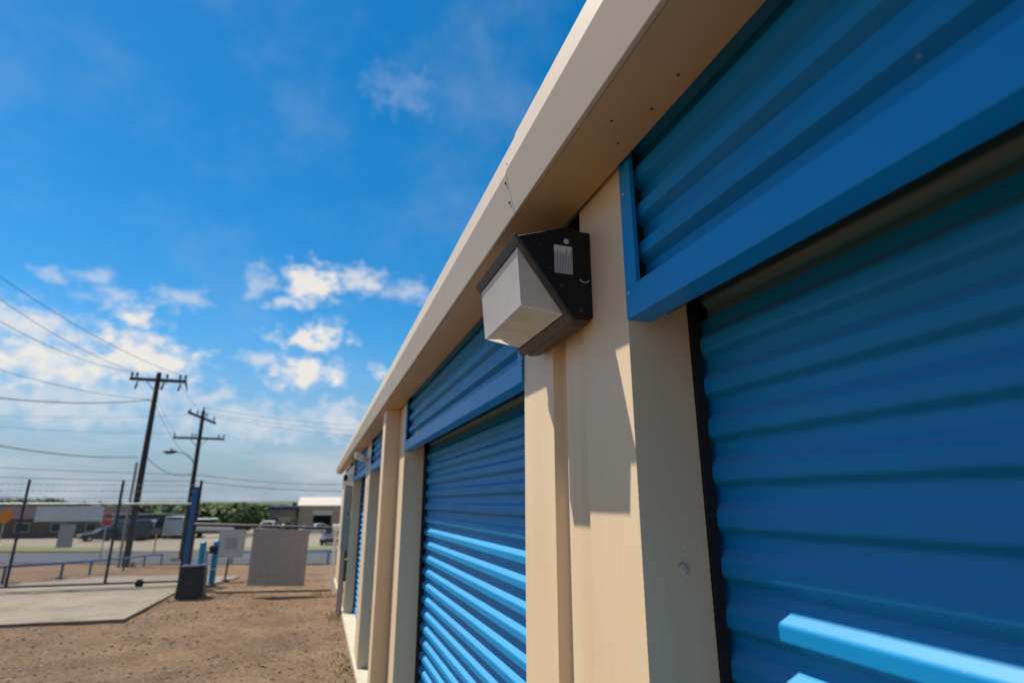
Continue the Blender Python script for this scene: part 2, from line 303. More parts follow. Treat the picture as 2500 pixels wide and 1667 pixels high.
# ------------------------------------------------------------------ mesh builder and object helpers
class MB:
    def __init__(s): s.v = []; s.f = []
    def poly(s, pts):
        i = len(s.v); s.v += [tuple(p) for p in pts]; s.f.append(tuple(range(i, i + len(pts)))); return s
    def box(s, x0, x1, y0, y1, z0, z1):
        i = len(s.v)
        s.v += [(x0,y0,z0),(x1,y0,z0),(x1,y1,z0),(x0,y1,z0),(x0,y0,z1),(x1,y0,z1),(x1,y1,z1),(x0,y1,z1)]
        s.f += [tuple(i + k for k in q) for q in ((0,3,2,1),(4,5,6,7),(0,1,5,4),(1,2,6,5),(2,3,7,6),(3,0,4,7))]; return s
    def prism(s, pts, vec):                       # closed polygon (ordered) swept along vec, capped
        i = len(s.v); n = len(pts); v = Vector(vec)
        s.v += [tuple(p) for p in pts] + [tuple(Vector(p) + v) for p in pts]
        s.f.append(tuple(i + k for k in range(n - 1, -1, -1))); s.f.append(tuple(i + n + k for k in range(n)))
        for k in range(n): s.f.append((i + k, i + (k + 1) % n, i + n + (k + 1) % n, i + n + k))
        return s
    def sweep(s, pts, vec):                       # open polyline swept along vec
        i = len(s.v); n = len(pts); v = Vector(vec)
        s.v += [tuple(p) for p in pts] + [tuple(Vector(p) + v) for p in pts]
        for k in range(n - 1): s.f.append((i + k, i + k + 1, i + n + k + 1, i + n + k))
        return s
    def tube(s, pts, r, n=8, cap=True):           # r: number or list
        pts = [Vector(p) for p in pts]; base = len(s.v)
        for j, p in enumerate(pts):
            a = pts[max(0, j - 1)]; b = pts[min(len(pts) - 1, j + 1)]; d = (b - a).normalized()
            u = d.cross(Vector((0, 0, 1)))
            if u.length < 1e-3: u = d.cross(Vector((1, 0, 0)))
            u.normalize(); w = d.cross(u)
            rr = r[j] if isinstance(r, (list, tuple)) else r
            for k in range(n):
                t = 2 * math.pi * k / n; s.v.append(tuple(p + u * (math.cos(t) * rr) + w * (math.sin(t) * rr)))
        for j in range(len(pts) - 1):
            for k in range(n):
                s.f.append((base + j*n + k, base + j*n + (k+1) % n, base + (j+1)*n + (k+1) % n, base + (j+1)*n + k))
        if cap:
            s.f.append(tuple(base + k for k in range(n - 1, -1, -1))); e = base + (len(pts) - 1) * n; s.f.append(tuple(e + k for k in range(n)))
        return s
    def dome(s, c, rad, axis=(0, -1, 0), n=12, flat=.5):
        ax = Vector(axis).normalized(); c = Vector(c)
        return s.tube([c, c + ax * rad * flat * .5, c + ax * rad * flat * .85, c + ax * rad * flat], [rad, rad * .92, rad * .6, rad * .1], n)
    def build(s, name, m, parent=None, bevel=0, seg=2, smooth=False, loc=None):
        me = bpy.data.meshes.new(name); me.from_pydata(s.v, [], s.f); me.update()
        me.materials.append(m)
        o = bpy.data.objects.new(name, me); COL.objects.link(o)
        if parent is not None: o.parent = parent
        if loc is not None: o.location = loc
        if bevel:
            w = o.modifiers.new('edge', 'BEVEL'); w.width = bevel; w.segments = seg; w.limit_method = 'ANGLE'; w.angle_limit = R(35)
        if smooth:
            for p in me.polygons: p.use_smooth = True
            me.set_sharp_from_angle(angle=R(40))
        return o
def thing(name, label, cat, loc=(0, 0, 0), rz=0, group=None):
    o = bpy.data.objects.new(name, None); COL.objects.link(o); o.location = loc; o.rotation_euler = (0, 0, rz); o.empty_display_size = .1
    return tag(o, label, cat, group)
def tag(o, label, cat, group=None):
    o['label'] = label; o['category'] = cat
    if group: o['group'] = group
    return o
def structure(o): o['kind'] = 'structure'; return o
def copy_tree(o, parent=None):
    c = o.copy(); COL.objects.link(c)
    if parent is not None: c.parent = parent
    for ch in list(o.children): copy_tree(ch, c)
    return c

# ------------------------------------------------------------------ the ground
def axis(a, b, step): 
    n = max(1, round((b - a) / step)); return [a + (b - a) * i / n for i in range(n)]
xs = axis(-4000, -400, 400) + axis(-400, -60, 20) + axis(-60, -12, 2) + axis(-12, 3, .16) + axis(3, 60, 3) + axis(60, 400, 20) + axis(400, 4001, 400) + [4000]
ys = axis(-60, -4, 4) + axis(-4, 3, .5) + axis(3, 18, .16) + axis(18, 62, .5) + axis(62, 110, 2) + axis(110, 250, 10) + axis(250, 600, 35) + axis(600, 6000, 300) + [6000]
from mathutils import noise as mnoise
def undul(x, y):
    if not (-13 < x < 3.2 and 2.5 < y < 30): return 0.0
    e = min(1, (x + 13) / 3, (3.2 - x) / 2, (y - 2.5) / 2, (30 - y) / 4)
    return e * (.035 * mnoise.noise((x * .55, y * .55, 1.3)) + .016 * mnoise.noise((x * 2.1, y * 2.1, 5.1)) + .007 * mnoise.noise((x * 6, y * 6, 9.1))) - .012 * e
g = MB(); nx = len(xs)
for y in ys:
    for x in xs: g.v.append((x, y, gz(y) + undul(x, y)))
for j in range(len(ys) - 1):
    for i in range(nx - 1): g.f.append((j*nx + i, j*nx + i + 1, (j+1)*nx + i + 1, (j+1)*nx + i))
structure(g.build('ground', M['ground'], smooth=True))

def sheet(name, quad, off, m, nu=40, nv=12):      # quad: four plan corners; a strip laid on the ground
    b = MB(); A, B, Cc, D = [Vector((*p, 0)) for p in quad]
    for j in range(nv + 1):
        for i in range(nu + 1):
            p = (A.lerp(B, i / nu)).lerp(D.lerp(Cc, i / nu), j / nv); b.v.append((p.x, p.y, gz(p.y) + off))
    for j in range(nv):
        for i in range(nu): b.f.append((j*(nu+1)+i, j*(nu+1)+i+1, (j+1)*(nu+1)+i+1, (j+1)*(nu+1)+i))
    return b.build(name, m)
# street, running diagonally beyond the lot
structure(sheet('street', [(-110, 101), (60, -13.5), (60, 2.5), (-110, 118)], .03, M['asphalt'], 150, 20))
structure(sheet('far_kerb', [(-110, 118), (60, 2.5), (60, 3.3), (-110, 118.8)], .12, M['concrete'], 150, 2))
structure(sheet('grass_verge', [(-110, 118.9), (-16, 55.1), (-16, 61.5), (-110, 128)], .08, M['grass'], 60, 6))
structure(sheet('grass_verge', [(-8.6, 50.0), (14, 34.7), (14, 44), (-8.2, 60)], .09, M['grass'], 30, 8))
structure(sheet('car_park', [(-40, 73), (-9.2, 51.0), (-7, 100), (-40, 100)], .05, M['concrete'], 40, 40))
structure(sheet('car_park', [(-8.4, 60.4), (22, 40), (22, 132), (-12, 132)], .05, M['concrete'], 40, 50))
# concrete drive through the gate: three slabs with real joints
def slab(poly, top=.035, name='driveway'):
    b = MB(); n = len(poly); i0 = len(b.v)
    b.v += [(x, y, gz(y) + top) for x, y in poly] + [(x, y, gz(y) - .12) for x, y in poly]
    b.f.append(tuple(range(n)))
    for k in range(n): b.f.append((k, n + k, n + (k + 1) % n, (k + 1) % n))
    return b.build(name, M['concrete'])
structure(slab([(-12, 12.2), (-4.6, 11.85), (-2.88, 11.74), (-2.76, 14.05), (-2.70, 15.20), (-12, 15.95)]))
structure(slab([(-12, 15.97), (-2.70, 15.22), (-2.55, 15.5), (-2.1, 16.4), (-12, 16.9)], .034))
structure(slab([(-9.5, 16.78), (-2.1, 16.42), (-1.79, 17.72), (-3.63, 19.55), (-5.78, 20.25), (-6.7, 18.2)], .03))
#structure(slab([(-3.65, 19.58), (-5.78, 20.28), (-6.3, 24), (-7.0, 30.2), (-3.8, 30.2)], .03))

# ------------------------------------------------------------------ storage building
A_ = 0.6                                  # the wall face stands 0.6 m to the camera's right
SLAB, SOFF = .04, 2.648
bld = thing('storage_building', 'long cream metal self storage building with blue roll-up doors and overhanging eave', 'building', (.6, 0, 0))
def P(x, y, z): return (x - .6, y, z)
def bbuild(mb, name, m, parent=bld, **k):
    if parent is bld:
        mb.v = [P(*v) for v in mb.v]
    else:
        px = parent.location.x + .6 if parent.parent is bld else .6
        mb.v = [P(*v) for v in mb.v]
    return mb.build(name, m, parent, **k)
END = 16.1
# slab, shell
bbuild(MB().box(.575, 6, -6, END, -.3, SLAB), 'foundation', M['slab'], bevel=.01)
bbuild(MB().box(5.9, 6, -6, END, SLAB, 2.78), 'back_wall', M['cream'])
bbuild(MB().box(1.35, 5.9, END - .1, END - .004, SLAB, 2.78), 'end_wall', M['cream'])
bbuild(MB().box(.62, 5.9, -6, -5.9, SLAB, 2.78), 'end_wall', M['cream'])
bbuild(MB().prism([(.47, -6.1, 2.86), (6.2, -6.1, 3.15), (6.2, -6.1, 3.18), (.47, -6.1, 2.893)], (0, END + 6.5, 0)), 'roof', M['offwhite'])
# eave trim: upper face leans back, lower face tucks under, then the soffit
def eave(y0, y1, o):
    prof = [(.60, 2.905), (.443 - o*.5, 2.900 + o), (.416 - o, 2.774), (.441 - o*.6, 2.652 - o), (.450, 2.6515 - o), (.450, 2.672), (.43, 2.774), (.452, 2.885), (.60, 2.889)]
    return MB().prism([(x, y0, z) for x, z in prof], (0, y1 - y0, 0))
SEAM = 1.293
e1 = bbuild(eave(-6.2, SEAM, .0035), 'eave_trim', M['fascia'], bevel=.0022)
e2 = bbuild(eave(SEAM - .05, 16.72, 0), 'eave_trim', M['fascia'], bevel=.003)
for (a_, b_, o_) in ((-6.2, SEAM, .0035), (SEAM - .05, 16.72, 0)):
    bbuild(MB().prism([(x, a_, z) for x, z in [(.4505, 2.6516 - o_), (.588, 2.645 - o_), (.588, 2.66), (.4505, 2.668)]], (0, b_ - a_, 0)), 'soffit_panel', M['soffit'])
def sline(y, o=.0012, w=.0035):
    prof = [(.445 - o, 2.902 + o), (.416 - o - .0004, 2.774), (.441 - o, 2.652 - o), (.586, 2.645 - o)]
    b = MB(); i = 0
    for (x, z), (x2, z2) in zip(prof, prof[1:]): b.poly([(x, y, z), (x2, y, z2), (x2, y + w, z2), (x, y + w, z)])
    return b
bbuild(sline(SEAM + .0003), 'seam_shade_strip', M['seam_shade'], e2)  # dark strip painted in for the shadow of the seam
for (x, z) in [(.4375, 2.866), (.4255, 2.815), (.4196, 2.752), (.4315, 2.694)]:
    bbuild(MB().dome((x, SEAM + .022, z), .0042, (-1, 0, .2 if z > 2.774 else -.2), 8, .7), 'rivet', M['darksteel'], e2)
for (x, y, z) in [(.50, .86, 2.6435), (.556, .80, 2.6415), (.552, .705, 2.6415), (.548, .92, 2.6415)]:
    bbuild(MB().dome((x, y, z), .0028, (0, 0, -1), 8, .5), 'rivet', M['darksteel'], e1)

def vert(pts, z0, z1): return MB().prism([(x, y, z0) for x, y in pts], (0, 0, z1 - z0))
TOP = 2.72
def column_wide(y0, y1, name_post=False):
    """near corner trim with deep jamb, ribbed siding, then the far jamb"""
    c = bpy.data.objects.new('door_column', None); COL.objects.link(c); c.parent = bld
    tr = vert([(.60, y0), (.60, y0 + .219), (.6015, y0 + .2205), (.614, y0 + .2205), (.614, y0 + .012), (.752, y0 + .012), (.752, y0)], SLAB, TOP)
    bbuild(tr, 'corner_trim', M['cream'], c, bevel=.0025)
    g0 = y0 + .36; g1 = y0 + .425
    sp = vert([(.6125, y0 + .2206), (.6125, g0), (.634, g0 + .010), (.634, g1), (.604, g1 + .008), (.604, y1 - .002), (.66, y1 - .002), (.66, y0 + .2206)], SLAB, TOP - .002)
    sp.v = [(x_, y_, min(z_, 2.592)) for x_, y_, z_ in sp.v]
    bbuild(sp, 'siding_panel', M['cream'], c, bevel=.003)
    bbuild(vert([(.661, y1 - .014), (.661, y1 - .002), (.752, y1 - .002), (.752, y1 - .014)], SLAB, TOP), 'jamb', M['cream'], c)
    bbuild(vert([(.662, y0 + .02), (.752, y0 + .02), (.752, y1 - .02), (.662, y1 - .02)], SLAB, TOP), 'post', M['gap'], c)  # black stands for the shade above the siding top
    bbuild(vert([(.7525, y0 + .03), (5.89, y0 + .03), (5.89, y1 - .03), (.7525, y1 - .03)], SLAB, 2.76), 'partition_light_block', M['gap'], c)  # unseen, added to stop light leaking between the bays
    return c
def column_narrow(y0, y1, boxed=False):
    c = bpy.data.objects.new('door_column', None); COL.objects.link(c); c.parent = bld
    bbuild(vert([(.60, y0), (.60, y0 + .245), (.614, y0 + .245), (.614, y0 + .012), (.752, y0 + .012), (.752, y0)], SLAB, TOP), 'corner_trim', M['cream'], c, bevel=.0025)
    bbuild(vert([(.628, y0 + .2455), (.628, y0 + .32), (.606, y0 + .33), (.606, y1 - .002), (.66, y1 - .002), (.66, y0 + .2455)], SLAB, TOP - .002), 'siding_panel', M['cream'], c, bevel=.002)
    bbuild(vert([(.661, y1 - .014), (.661, y1 - .002), (.752, y1 - .002), (.752, y1 - .014)], SLAB, TOP), 'jamb', M['cream'], c)
    bbuild(vert([(.662, y0 + .02), (.752, y0 + .02), (.752, y1 - .02), (.662, y1 - .02)], SLAB, TOP), 'post', M['gap'], c)
    bbuild(vert([(.7525, y0 + .03), (5.89, y0 + .03), (5.89, y1 - .03), (.7525, y1 - .03)], SLAB, 2.76), 'partition_light_block', M['gap'], c)  # unseen wall, put in to block light between bays
    if boxed:
        bbuild(MB().box(.487, .605, y0 + .40, y0 + .60, -.02, 2.652), 'downspout', M['cream'], c, bevel=.004)
    return c
COLS = [(-5.9, -4.9), (-2.55, -1.87), (1.010, 1.687), (4.40, 5.03), (7.50, 8.15), (11.05, END - .004)]
for i, (a, b) in enumerate(COLS):
    if i in (3,): column_narrow(a, b, True)
    elif i == 4: column_narrow(a, b)
    else: column_wide(a, b)
bolt = MB().dome((.689, 1.0085, 1.775), .0115, (0, -1, 0), 14, .55)
bolt.box(.6795, .6985, 1.0015, 1.0025, 1.7742, 1.7752)
bbuild(bolt, 'bolt', M['painted_screw'], smooth=True)
# ribbed sheet: section through one rib, measured on the near door
PIT = .0915
def rib_points(z_hi, z_lo, xo, dep):
    """(x, z) from top to bottom; outer flat at xo, inner flat at xo+dep"""
    pts = [(xo + dep, z_hi)]; z = z_hi
    while z > z_lo:
        for dx, dz in ((0, .0285), (-dep, .0185), (0, .0295), (dep, .015)):
            z -= dz; x = pts[-1][0] + dx
            if z < z_lo: z = z_lo; pts.append((x, z)); break
            pts.append((x, z))
    return pts
DOOR_X, DEP = .775, .0185
def header(y0, y1, marks=False):
    h = bpy.data.objects.new('door_header', None); COL.objects.link(h); h.parent = bld
    y0 += .0005; y1 -= .0005
    bbuild(MB().box(.597, .655, y0, y1, 2.276, 2.346), 'bottom_channel', M['bluetrim'], h, bevel=.002)
    for a, b in ((y1 - .045, y1), (y0, y0 + .045)):
        bbuild(MB().box(.5975, .609, a, b, 2.3465, TOP), 'side_trim', M['bluetrim'], h, bevel=.0015)
    # phase: outer flats at the heights read off the photograph
    pts = rib_points(2.765, 2.33, .619, .022)
    pts = [(x, z + .0) for x, z in pts]
    b = MB().sweep([(x, y0 + .02, z) for x, z in pts], (0, y1 - y0 - .04, 0))
    o = bbuild(b, 'ribbed_panel', M['blue'], h)
    w = o.modifiers.new('thick', 'SOLIDIFY'); w.thickness = .0012; w.offset = 1
    w2 = o.modifiers.new('round', 'BEVEL'); w2.width = .004; w2.segments = 2; w2.limit_method = 'ANGLE'; w2.angle_limit = R(25)
    for a, b in ((y1 - .0195, y1 - .0005), (y0 + .0005, y0 + .0195)):
        bbuild(MB().box(.612, .656, a, b, 2.347, TOP), 'end_shade_strip', M['gap'], h)  # black strip added for the shade behind the side trim
    bbuild(MB().box(.66, .70, y0, y1, 2.30, 2.765), 'backing', M['darksteel'], h)
    for (yy, zz) in ((y1 - .017, 2.57), (y1 - .014, 2.332), (y0 + .017, 2.57), (y0 + .014, 2.332)):
        bbuild(MB().dome((.597, yy, zz), .0052, (-1, 0, 0), 10, .6), 'screw', M['screw'], h, smooth=True)
    return h
def door(y0, y1):
    d = bpy.data.objects.new('roll_up_door', None); COL.objects.link(d); d.parent = bld
    RD = .13; zt = 2.294
    pts = rib_points(zt, SLAB + .06, DOOR_X, DEP)
    drum = []; arc = 0
    steps = int(RD * R(150) / (PIT / 4))
    prof = []
    cx = DOOR_X + RD + DEP * .5
    s = 0.0
    seq = ((0, .013), (DEP * .0, .0), )
    arcs = [(RD - DEP * .5, 0), (RD - DEP * .5, .022), (RD + DEP * .5, .035), (RD + DEP * .5, .061), (RD - DEP * .5, .074)]
    k = 0
    while True:
        done = False
        for rr, off in arcs[1:]:
            t = (k * .0865 + off) / RD
            if t > R(165): done = True; break
            prof.append((cx - rr * math.cos(t), zt + rr * math.sin(t)))
        if done: break
        k += 1
    cur = MB().sweep([(x, y0 - .02, z) for x, z in pts], (0, y1 - y0 + .04, 0))
    o = bbuild(cur, 'door_curtain', M['blue'], d)
    rl = MB().sweep([(x, y0 + .016, z) for x, z in reversed(prof)] + [(pts[0][0], y0 + .016, pts[0][1] - .0)], (0, y1 - y0 - .032, 0))
    o2 = bbuild(rl, 'rolled_curtain', M['drum'], d)
    for q in (o, o2):
        w2 = q.modifiers.new('round', 'BEVEL'); w2.width = .0045; w2.segments = 3; w2.limit_method = 'ANGLE'; w2.angle_limit = R(18)
    bbuild(MB().box(DOOR_X - .002, DOOR_X + .024, y0 + .016, y1 - .016, SLAB + .004, SLAB + .06), 'bottom_bar', M['bluetrim'], d, bevel=.002)
    for a, b in ((y1 - .006, y1 + .025), (y0 - .025, y0 + .006)):
        bbuild(MB().box(.7535, .776, a, b, SLAB, 2.30), 'guide_track', M['gap'], d)  # track coloured black for the shade beside the curtain edge
    # double seam where two curtain sheets are locked together
    bbuild(MB().box(DOOR_X + DEP - .0025, DOOR_X + DEP + .004, y0 + .017, y1 - .017, 1.737, 1.7395), 'lock_seam', M['blue'], d)
    return d
for (a, b) in zip(COLS, COLS[1:]):
    header(a[1], b[0]); door(a[1], b[0])
# a white drip on the second header
bbuild(MB().tube([(.5955, 3.79, 2.362), (.5955, 3.80, 2.345), (.5955, 3.80, 2.325)], [.004, .005, .009], 6), 'paint_drip', M['white'])

# ------------------------------------------------------------------ wall pack lamp on the nearest column
lamp = thing('wall_lamp', 'black wall pack lamp with ribbed glass lens fixed to the nearest cream column', 'wall lamp', (.6, 1.164, 2.44))
LX, LY, LZ = .6, 1.164, 2.44
def lb(mb, name, m, parent=lamp, **k):
    mb.v = [(x - LX, y - LY, z - LZ) for x, y, z in mb.v]; return mb.build(name, m, parent, **k)
yn, yf = 1.170, 1.528
def ax(a): return a * .6
def azz(z): return z * .6 + EYE
prof = [(.674,1.037), (.887,1.108), (.925,1.112), (.93,1.098), (.999,1.098), (.999,.716), (.905,.712), (.8955,.725), (.6800,1.0245)]
hb = lb(MB().prism([(ax(x), yn, azz(z)) for x, z in prof], (0, yf - yn, 0)), 'housing', M['black'], bevel=.004, seg=3, smooth=True)
# bronze door frame lying in the slanted opening
A = Vector((ax(.670), 0, azz(1.036))); Dv = Vector((ax(.907), 0, azz(.708))); dirn = (Dv - A).normalized(); nrm = Vector((-dirn.z, 0, dirn.x)); 
if nrm.x > 0: nrm = -nrm
def fr(u, y, h): 
    p = A.lerp(Dv, u) + nrm * h; return (p.x, y, p.z)
fm = MB()
def frame_piece(u0, u1, y0, y1): 
    q = [fr(u0, y0, -.002), fr(u1, y0, -.002), fr(u1, y1, -.002), fr(u0, y1, -.002)]
    fm.prism(q, nrm * .010)
frame_piece(-.02, .085, yn - .003, yf + .003); frame_piece(.925, 1.035, yn - .003, yf + .003)
frame_piece(.085, .925, yn - .003, yn + .016); frame_piece(.085, .925, yf - .016, yf + .003)
lb(fm, 'lens_frame', M['bronze'], bevel=.002)
bottom = MB().prism([(ax(.905), yn + .01, azz(.7115)), (ax(.93), yn + .03, azz(.690)), (ax(.99), yn + .03, azz(.700)), (ax(.998), yn + .01, azz(.7155))], (0, yf - yn - .04, 0))
lb(bottom, 'wiring_cover', M['bronze'], bevel=.004)
# refractor: ribbed front, plain sides and floor
U0, U1 = .095, .915
y0l, y1l = yn + .019, yf - .019
p0 = Vector(fr(U0, 0, .007)); p1 = Vector(fr(U1, 0, .007)); E = Vector((ax(.703), 0, azz(.755)))
lensm = MB(); nrib = 34
front = []
for k in range(nrib + 1):
    t = k / nrib; q = p0.lerp(E, t); nn = Vector((-1, 0, -.16)).normalized()
    front.append(q)
    if k < nrib: front.append(p0.lerp(E, (k + .86) / nrib) + nn * .0021)
dr = .006
def inset(t): return dr * t
for a, b in zip(front, front[1:]):
    ta = (a - p0).length / (E - p0).length; tb = (b - p0).length / (E - p0).length
    lensm.poly([(a.x, y0l + inset(ta), a.z), (a.x, y1l - inset(ta), a.z), (b.x, y1l - inset(tb), b.z), (b.x, y0l + inset(tb), b.z)])
nb = 28; bot = []; lsm = MB()
for k in range(nb + 1):
    t = k / nb; bot.append(E.lerp(p1, t))
    if k < nb: bot.append(E.lerp(p1, (k + .5) / nb) + Vector((0, 0, -.0014)))
for a, b in zip(bot, bot[1:]):
    ta = 1 - (a - E).length / (p1 - E).length; tb = 1 - (b - E).length / (p1 - E).length
    lsm.poly([(a.x, y0l + inset(ta), a.z), (a.x, y1l - inset(ta), a.z), (b.x, y1l - inset(tb), b.z), (b.x, y0l + inset(tb), b.z)])
lsm.poly([(p0.x, y0l, p0.z), (E.x, y0l + dr, E.z), (p1.x, y0l, p1.z)])
lfm = MB().poly([(p0.x, y1l, p0.z), (E.x, y1l - dr, E.z), (p1.x, y1l, p1.z)])
rf = Vector((dirn.z, 0, -dirn.x)) * .004
lb(MB().prism([(p0.x, y0l + .001, p0.z), (p1.x, y0l + .001, p1.z), (p1.x, y1l - .001, p1.z), (p0.x, y1l - .001, p0.z)], nrm * -.003), 'reflector', M['reflector'])
lens = lb(lensm, 'glass_lens', M['lens'])
lb(lsm, 'side_glass', M['lens_side'], lens); lb(lfm, 'side_glass', M['lens_far'], lens)
beads = MB()
for k in range(26):
    q = p0.lerp(E, (k + .5) / 26); t = (k + .5) / 26
    beads.dome((q.x - .0005, y0l + inset(t) - .0002, q.z), .0024, (-.6, -1, 0), 6, .8); beads.dome((q.x - .0005, y1l - inset(t) + .0002, q.z), .0024, (-.6, 1, 0), 6, .8)
for k in range(24):
    q = E.lerp(p1, (k + .5) / 24); t = 1 - (k + .5) / 24
    beads.dome((q.x, y0l + inset(t), q.z - .0005), .0018, (0, -1, -.7), 6, .8)
lb(beads, 'edge_beads', M['lens'], lens)['kind'] = 'stuff'
stk = MB().box(-.0245, .0245, -.0007, 0, -.037, .037)
stk.v = [(x + .5255 - LX, y + yn - LY, z + azz(.958) - LZ) for x, y, z in stk.v]
so_ = MB().box(-.0245, .0245, -.0007, 0, -.037, .037).build('rating_sticker', M['sticker'], lamp, loc=(.5235 - LX, yn - LY - .0003, azz(.957) - LZ))
lb(MB().tube([(ax(.888), yn - .0008, azz(1.041)), (ax(.888), yn + .001, azz(1.041))], .0073, 16), 'round_sticker', M['offwhite'])
for (x, z, rr) in ((.773,1.012,.004), (.812,.912,.003), (.864,.841,.0055), (.945,.745,.006)):
    lb(MB().dome((ax(x), yn, azz(z)), rr, (0, -1, 0), 10, .7), 'screw', M['darksteel'], smooth=True)
lip = MB().tube([(ax(.965) + .013 * math.cos(t), yn - .001, azz(.886) + .011 * math.sin(t)) for t in [R(200 + 14 * k) for k in range(11)]], .0015, 6)
lb(lip, 'knockout', M['galv'], smooth=True)

# ------------------------------------------------------------------ fittings further along the wall
cam2 = thing('security_camera', 'small pale security camera on a bracket under the eave on the third column', 'camera', (.6, 7.86, 2.36))
MB().tube([(0, 0, -.10), (0, 0, .12)], .022, 8).build('bracket', M['offwhite'], cam2)
MB().tube([(0, 0, .06), (-.10, -.05, .10)], .02, 8).build('arm', M['offwhite'], cam2)
MB().prism([(-.06, -.05, .06), (-.06, .03, .06), (-.06, .03, .14), (-.06, -.05, .14)], (-.12, -.05, .03)).build('camera_body', M['white'], cam2, bevel=.006)
cam3 = thing('security_camera', 'black and white security camera mounted at the far end of the storage building', 'camera', (.6, 11.3, 2.33))
MB().box(-.10, -.002, -.11, .03, -.07, .08).build('junction_box', M['white'], cam3, bevel=.006)
MB().box(-.17, -.1005, -.10, .0, -.05, .06).build('camera_body', M['black'], cam3, bevel=.01)
cab = thing('electrical_cabinet', 'tall grey electrical cabinet mounted on the wall beside the last blue door', 'cabinet', (.6, 11.16, 0))
MB().box(-.125, -.002, 0, .45, 1.05, 2.20).build('enclosure', M['boxgrey'], cab, bevel=.006)
MB().box(-.135, -.1255, .01, .44, 1.07, 2.18).build('door', M['boxgrey'], cab, bevel=.004)
MB().box(-.05, -.02, -.03, -.001, 1.66, 1.72).build('latch', M['darksteel'], cab)
MB().box(-.02, -.002, -.035, -.001, 1.64, 1.73).build('hasp', M['white'], cab)
MB().box(-.06, -.01, -.03, .12, .93, 1.049).build('meter_base', M['bronze'], cab, bevel=.006)
for x, y, r, z1 in ((-.06, .02, .03, .93), (-.10, .12, .026, 1.05), (-.045, .2, .022, 1.05)):
    c = MB().tube([(x, y, -.05), (x, y, z1)], r, 10); 
    o = c.build('conduit', M['pipe'], cab, smooth=True)
    MB().tube([(x, y, .35), (x, y, .42)], r * 1.25, 10).build('coupling', M['pipe'], o, smooth=True)
MB().tube([(-.03, -.02, .55), (-.03, -.02, .90)], .028, 8).build('switch_box', M['bronze'], cab)

# ------------------------------------------------------------------ rolling chain-link gate
GY = 16.1
gate = thing('rolling_gate', 'wide chain-link rolling gate with barbed wire closing off the concrete drive', 'gate', (-4.5, GY, 0))
def gb(mb, name, m, parent=gate, **k):
    mb.v = [(x + 4.5, y - GY, z) for x, y, z in mb.v]; return mb.build(name, m, parent, **k)
GL, GR = -8.15, -2.78
gb(MB().tube([(GL, GY, 1.86), (GR, GY, 1.86)], .021, 8), 'top_rail', M['galv'], smooth=True)
gb(MB().tube([(GL, GY, .12), (GR, GY, .10)], .026, 8), 'bottom_rail', M['darksteel'], smooth=True)
for x in (GL, -6.31, -4.45, GR):
    gb(MB().tube([(x, GY - .002, .12), (x, GY - .002, 2.40)], .03, 8), 'gate_post', M['postblue'], smooth=True)
for z in (2.30, 2.16, 2.0):
    b = MB(); n = 60
    pts = [(GL + (GR - GL) * i / n, GY, z - .018 * math.sin(math.pi * ((i / n * 3) % 1)) + .004 * mnoise.noise((i * .7, z, 0))) for i in range(n + 1)]
    b.tube(pts, .0042, 5)
    for i in range(1, 44):
        x = GL + (GR - GL) * i / 44
        b.tube([(x - .012, GY, z - .034), (x + .012, GY, z + .014)], .003, 3); b.tube([(x + .012, GY, z - .034), (x - .012, GY, z + .014)], .003, 3)
    gb(b, 'barbed_wire', M['wire'])
# woven diamond mesh
b = MB(); pit = .062
k = 0; x = GL
while x < GR - pit / 2:
    zz = .14; pts = []; sgn = 0
    while zz < 1.85:
        pts.append((x + (pit * .5 if sgn % 2 else -pit * .02) , GY + (.004 if sgn % 2 else -.004), zz)); zz += pit * .5; sgn += 1
    b.tube(pts, .003, 3, cap=False)
    pts2 = [(2 * x + pit * .0 - px + 0, py, pz) for px, py, pz in pts]
    b.tube(pts2, .003, 3, cap=False)
    x += pit * .96; k += 1
mesh = gb(b, 'chain_link_mesh', M['wire']); mesh['kind'] = 'stuff'
whl = gb(MB().tube([(-3.76, GY - .03, .075), (-3.76, GY + .03, .075)], .085, 14), 'wheel', M['tyre'])
gb(MB().box(-3.82, -3.70, GY - .045, GY + .045, .09, .17), 'wheel_bracket', M['darksteel'], whl)
tall = thing('fence_post', 'tall dark fence post at the left end of the rolling gate', 'fence post', (-6.98 - .55, GY + .15, 0))
MB().tube([(0, 0, -.3), (0, 0, 2.95)], .04, 10).build('pole', M['postblue'], tall, smooth=True)
MB().dome((0, 0, 2.95), .045, (0, 0, 1), 10, .6).build('cap', M['postblue'], tall, smooth=True)
p1_ = thing('sign_board', 'wide blank pale sign board wired to the rolling gate just below its top rail', 'sign', (-5.39, GY - .03, 1.645))
MB().prism([(-.66, 0, -.17), (.66, 0, -.17), (.655, 0, .165), (-.655, 0, .165)], (0, .006, 0)).build('board', mat('pale_grey_board', (.50,.50,.50), .5, var=.06, dirt=(.38,.38,.38), dscale=4), p1_)
for x in (-.6, .6):
    MB().tube([(x, -.004, .13), (x, .03, .19), (x, .05, .22)], .004, 5).build('wire_tie', M['wire'], p1_)
p2_ = thing('sign_board', 'small blank tan sign board hanging low on the rolling gate mesh', 'sign', (-5.38, GY - .03, 1.16))
MB().prism([(-.155, 0, -.255), (.155, 0, -.255), (.155, 0, .255), (-.15, 0, .25)], (0, .006, 0)).build('board', M['greypanel'], p2_)
for x in (-.13, .13):
    MB().tube([(x, -.004, .22), (x, .03, .25)], .004, 5).build('wire_tie', M['wire'], p2_)
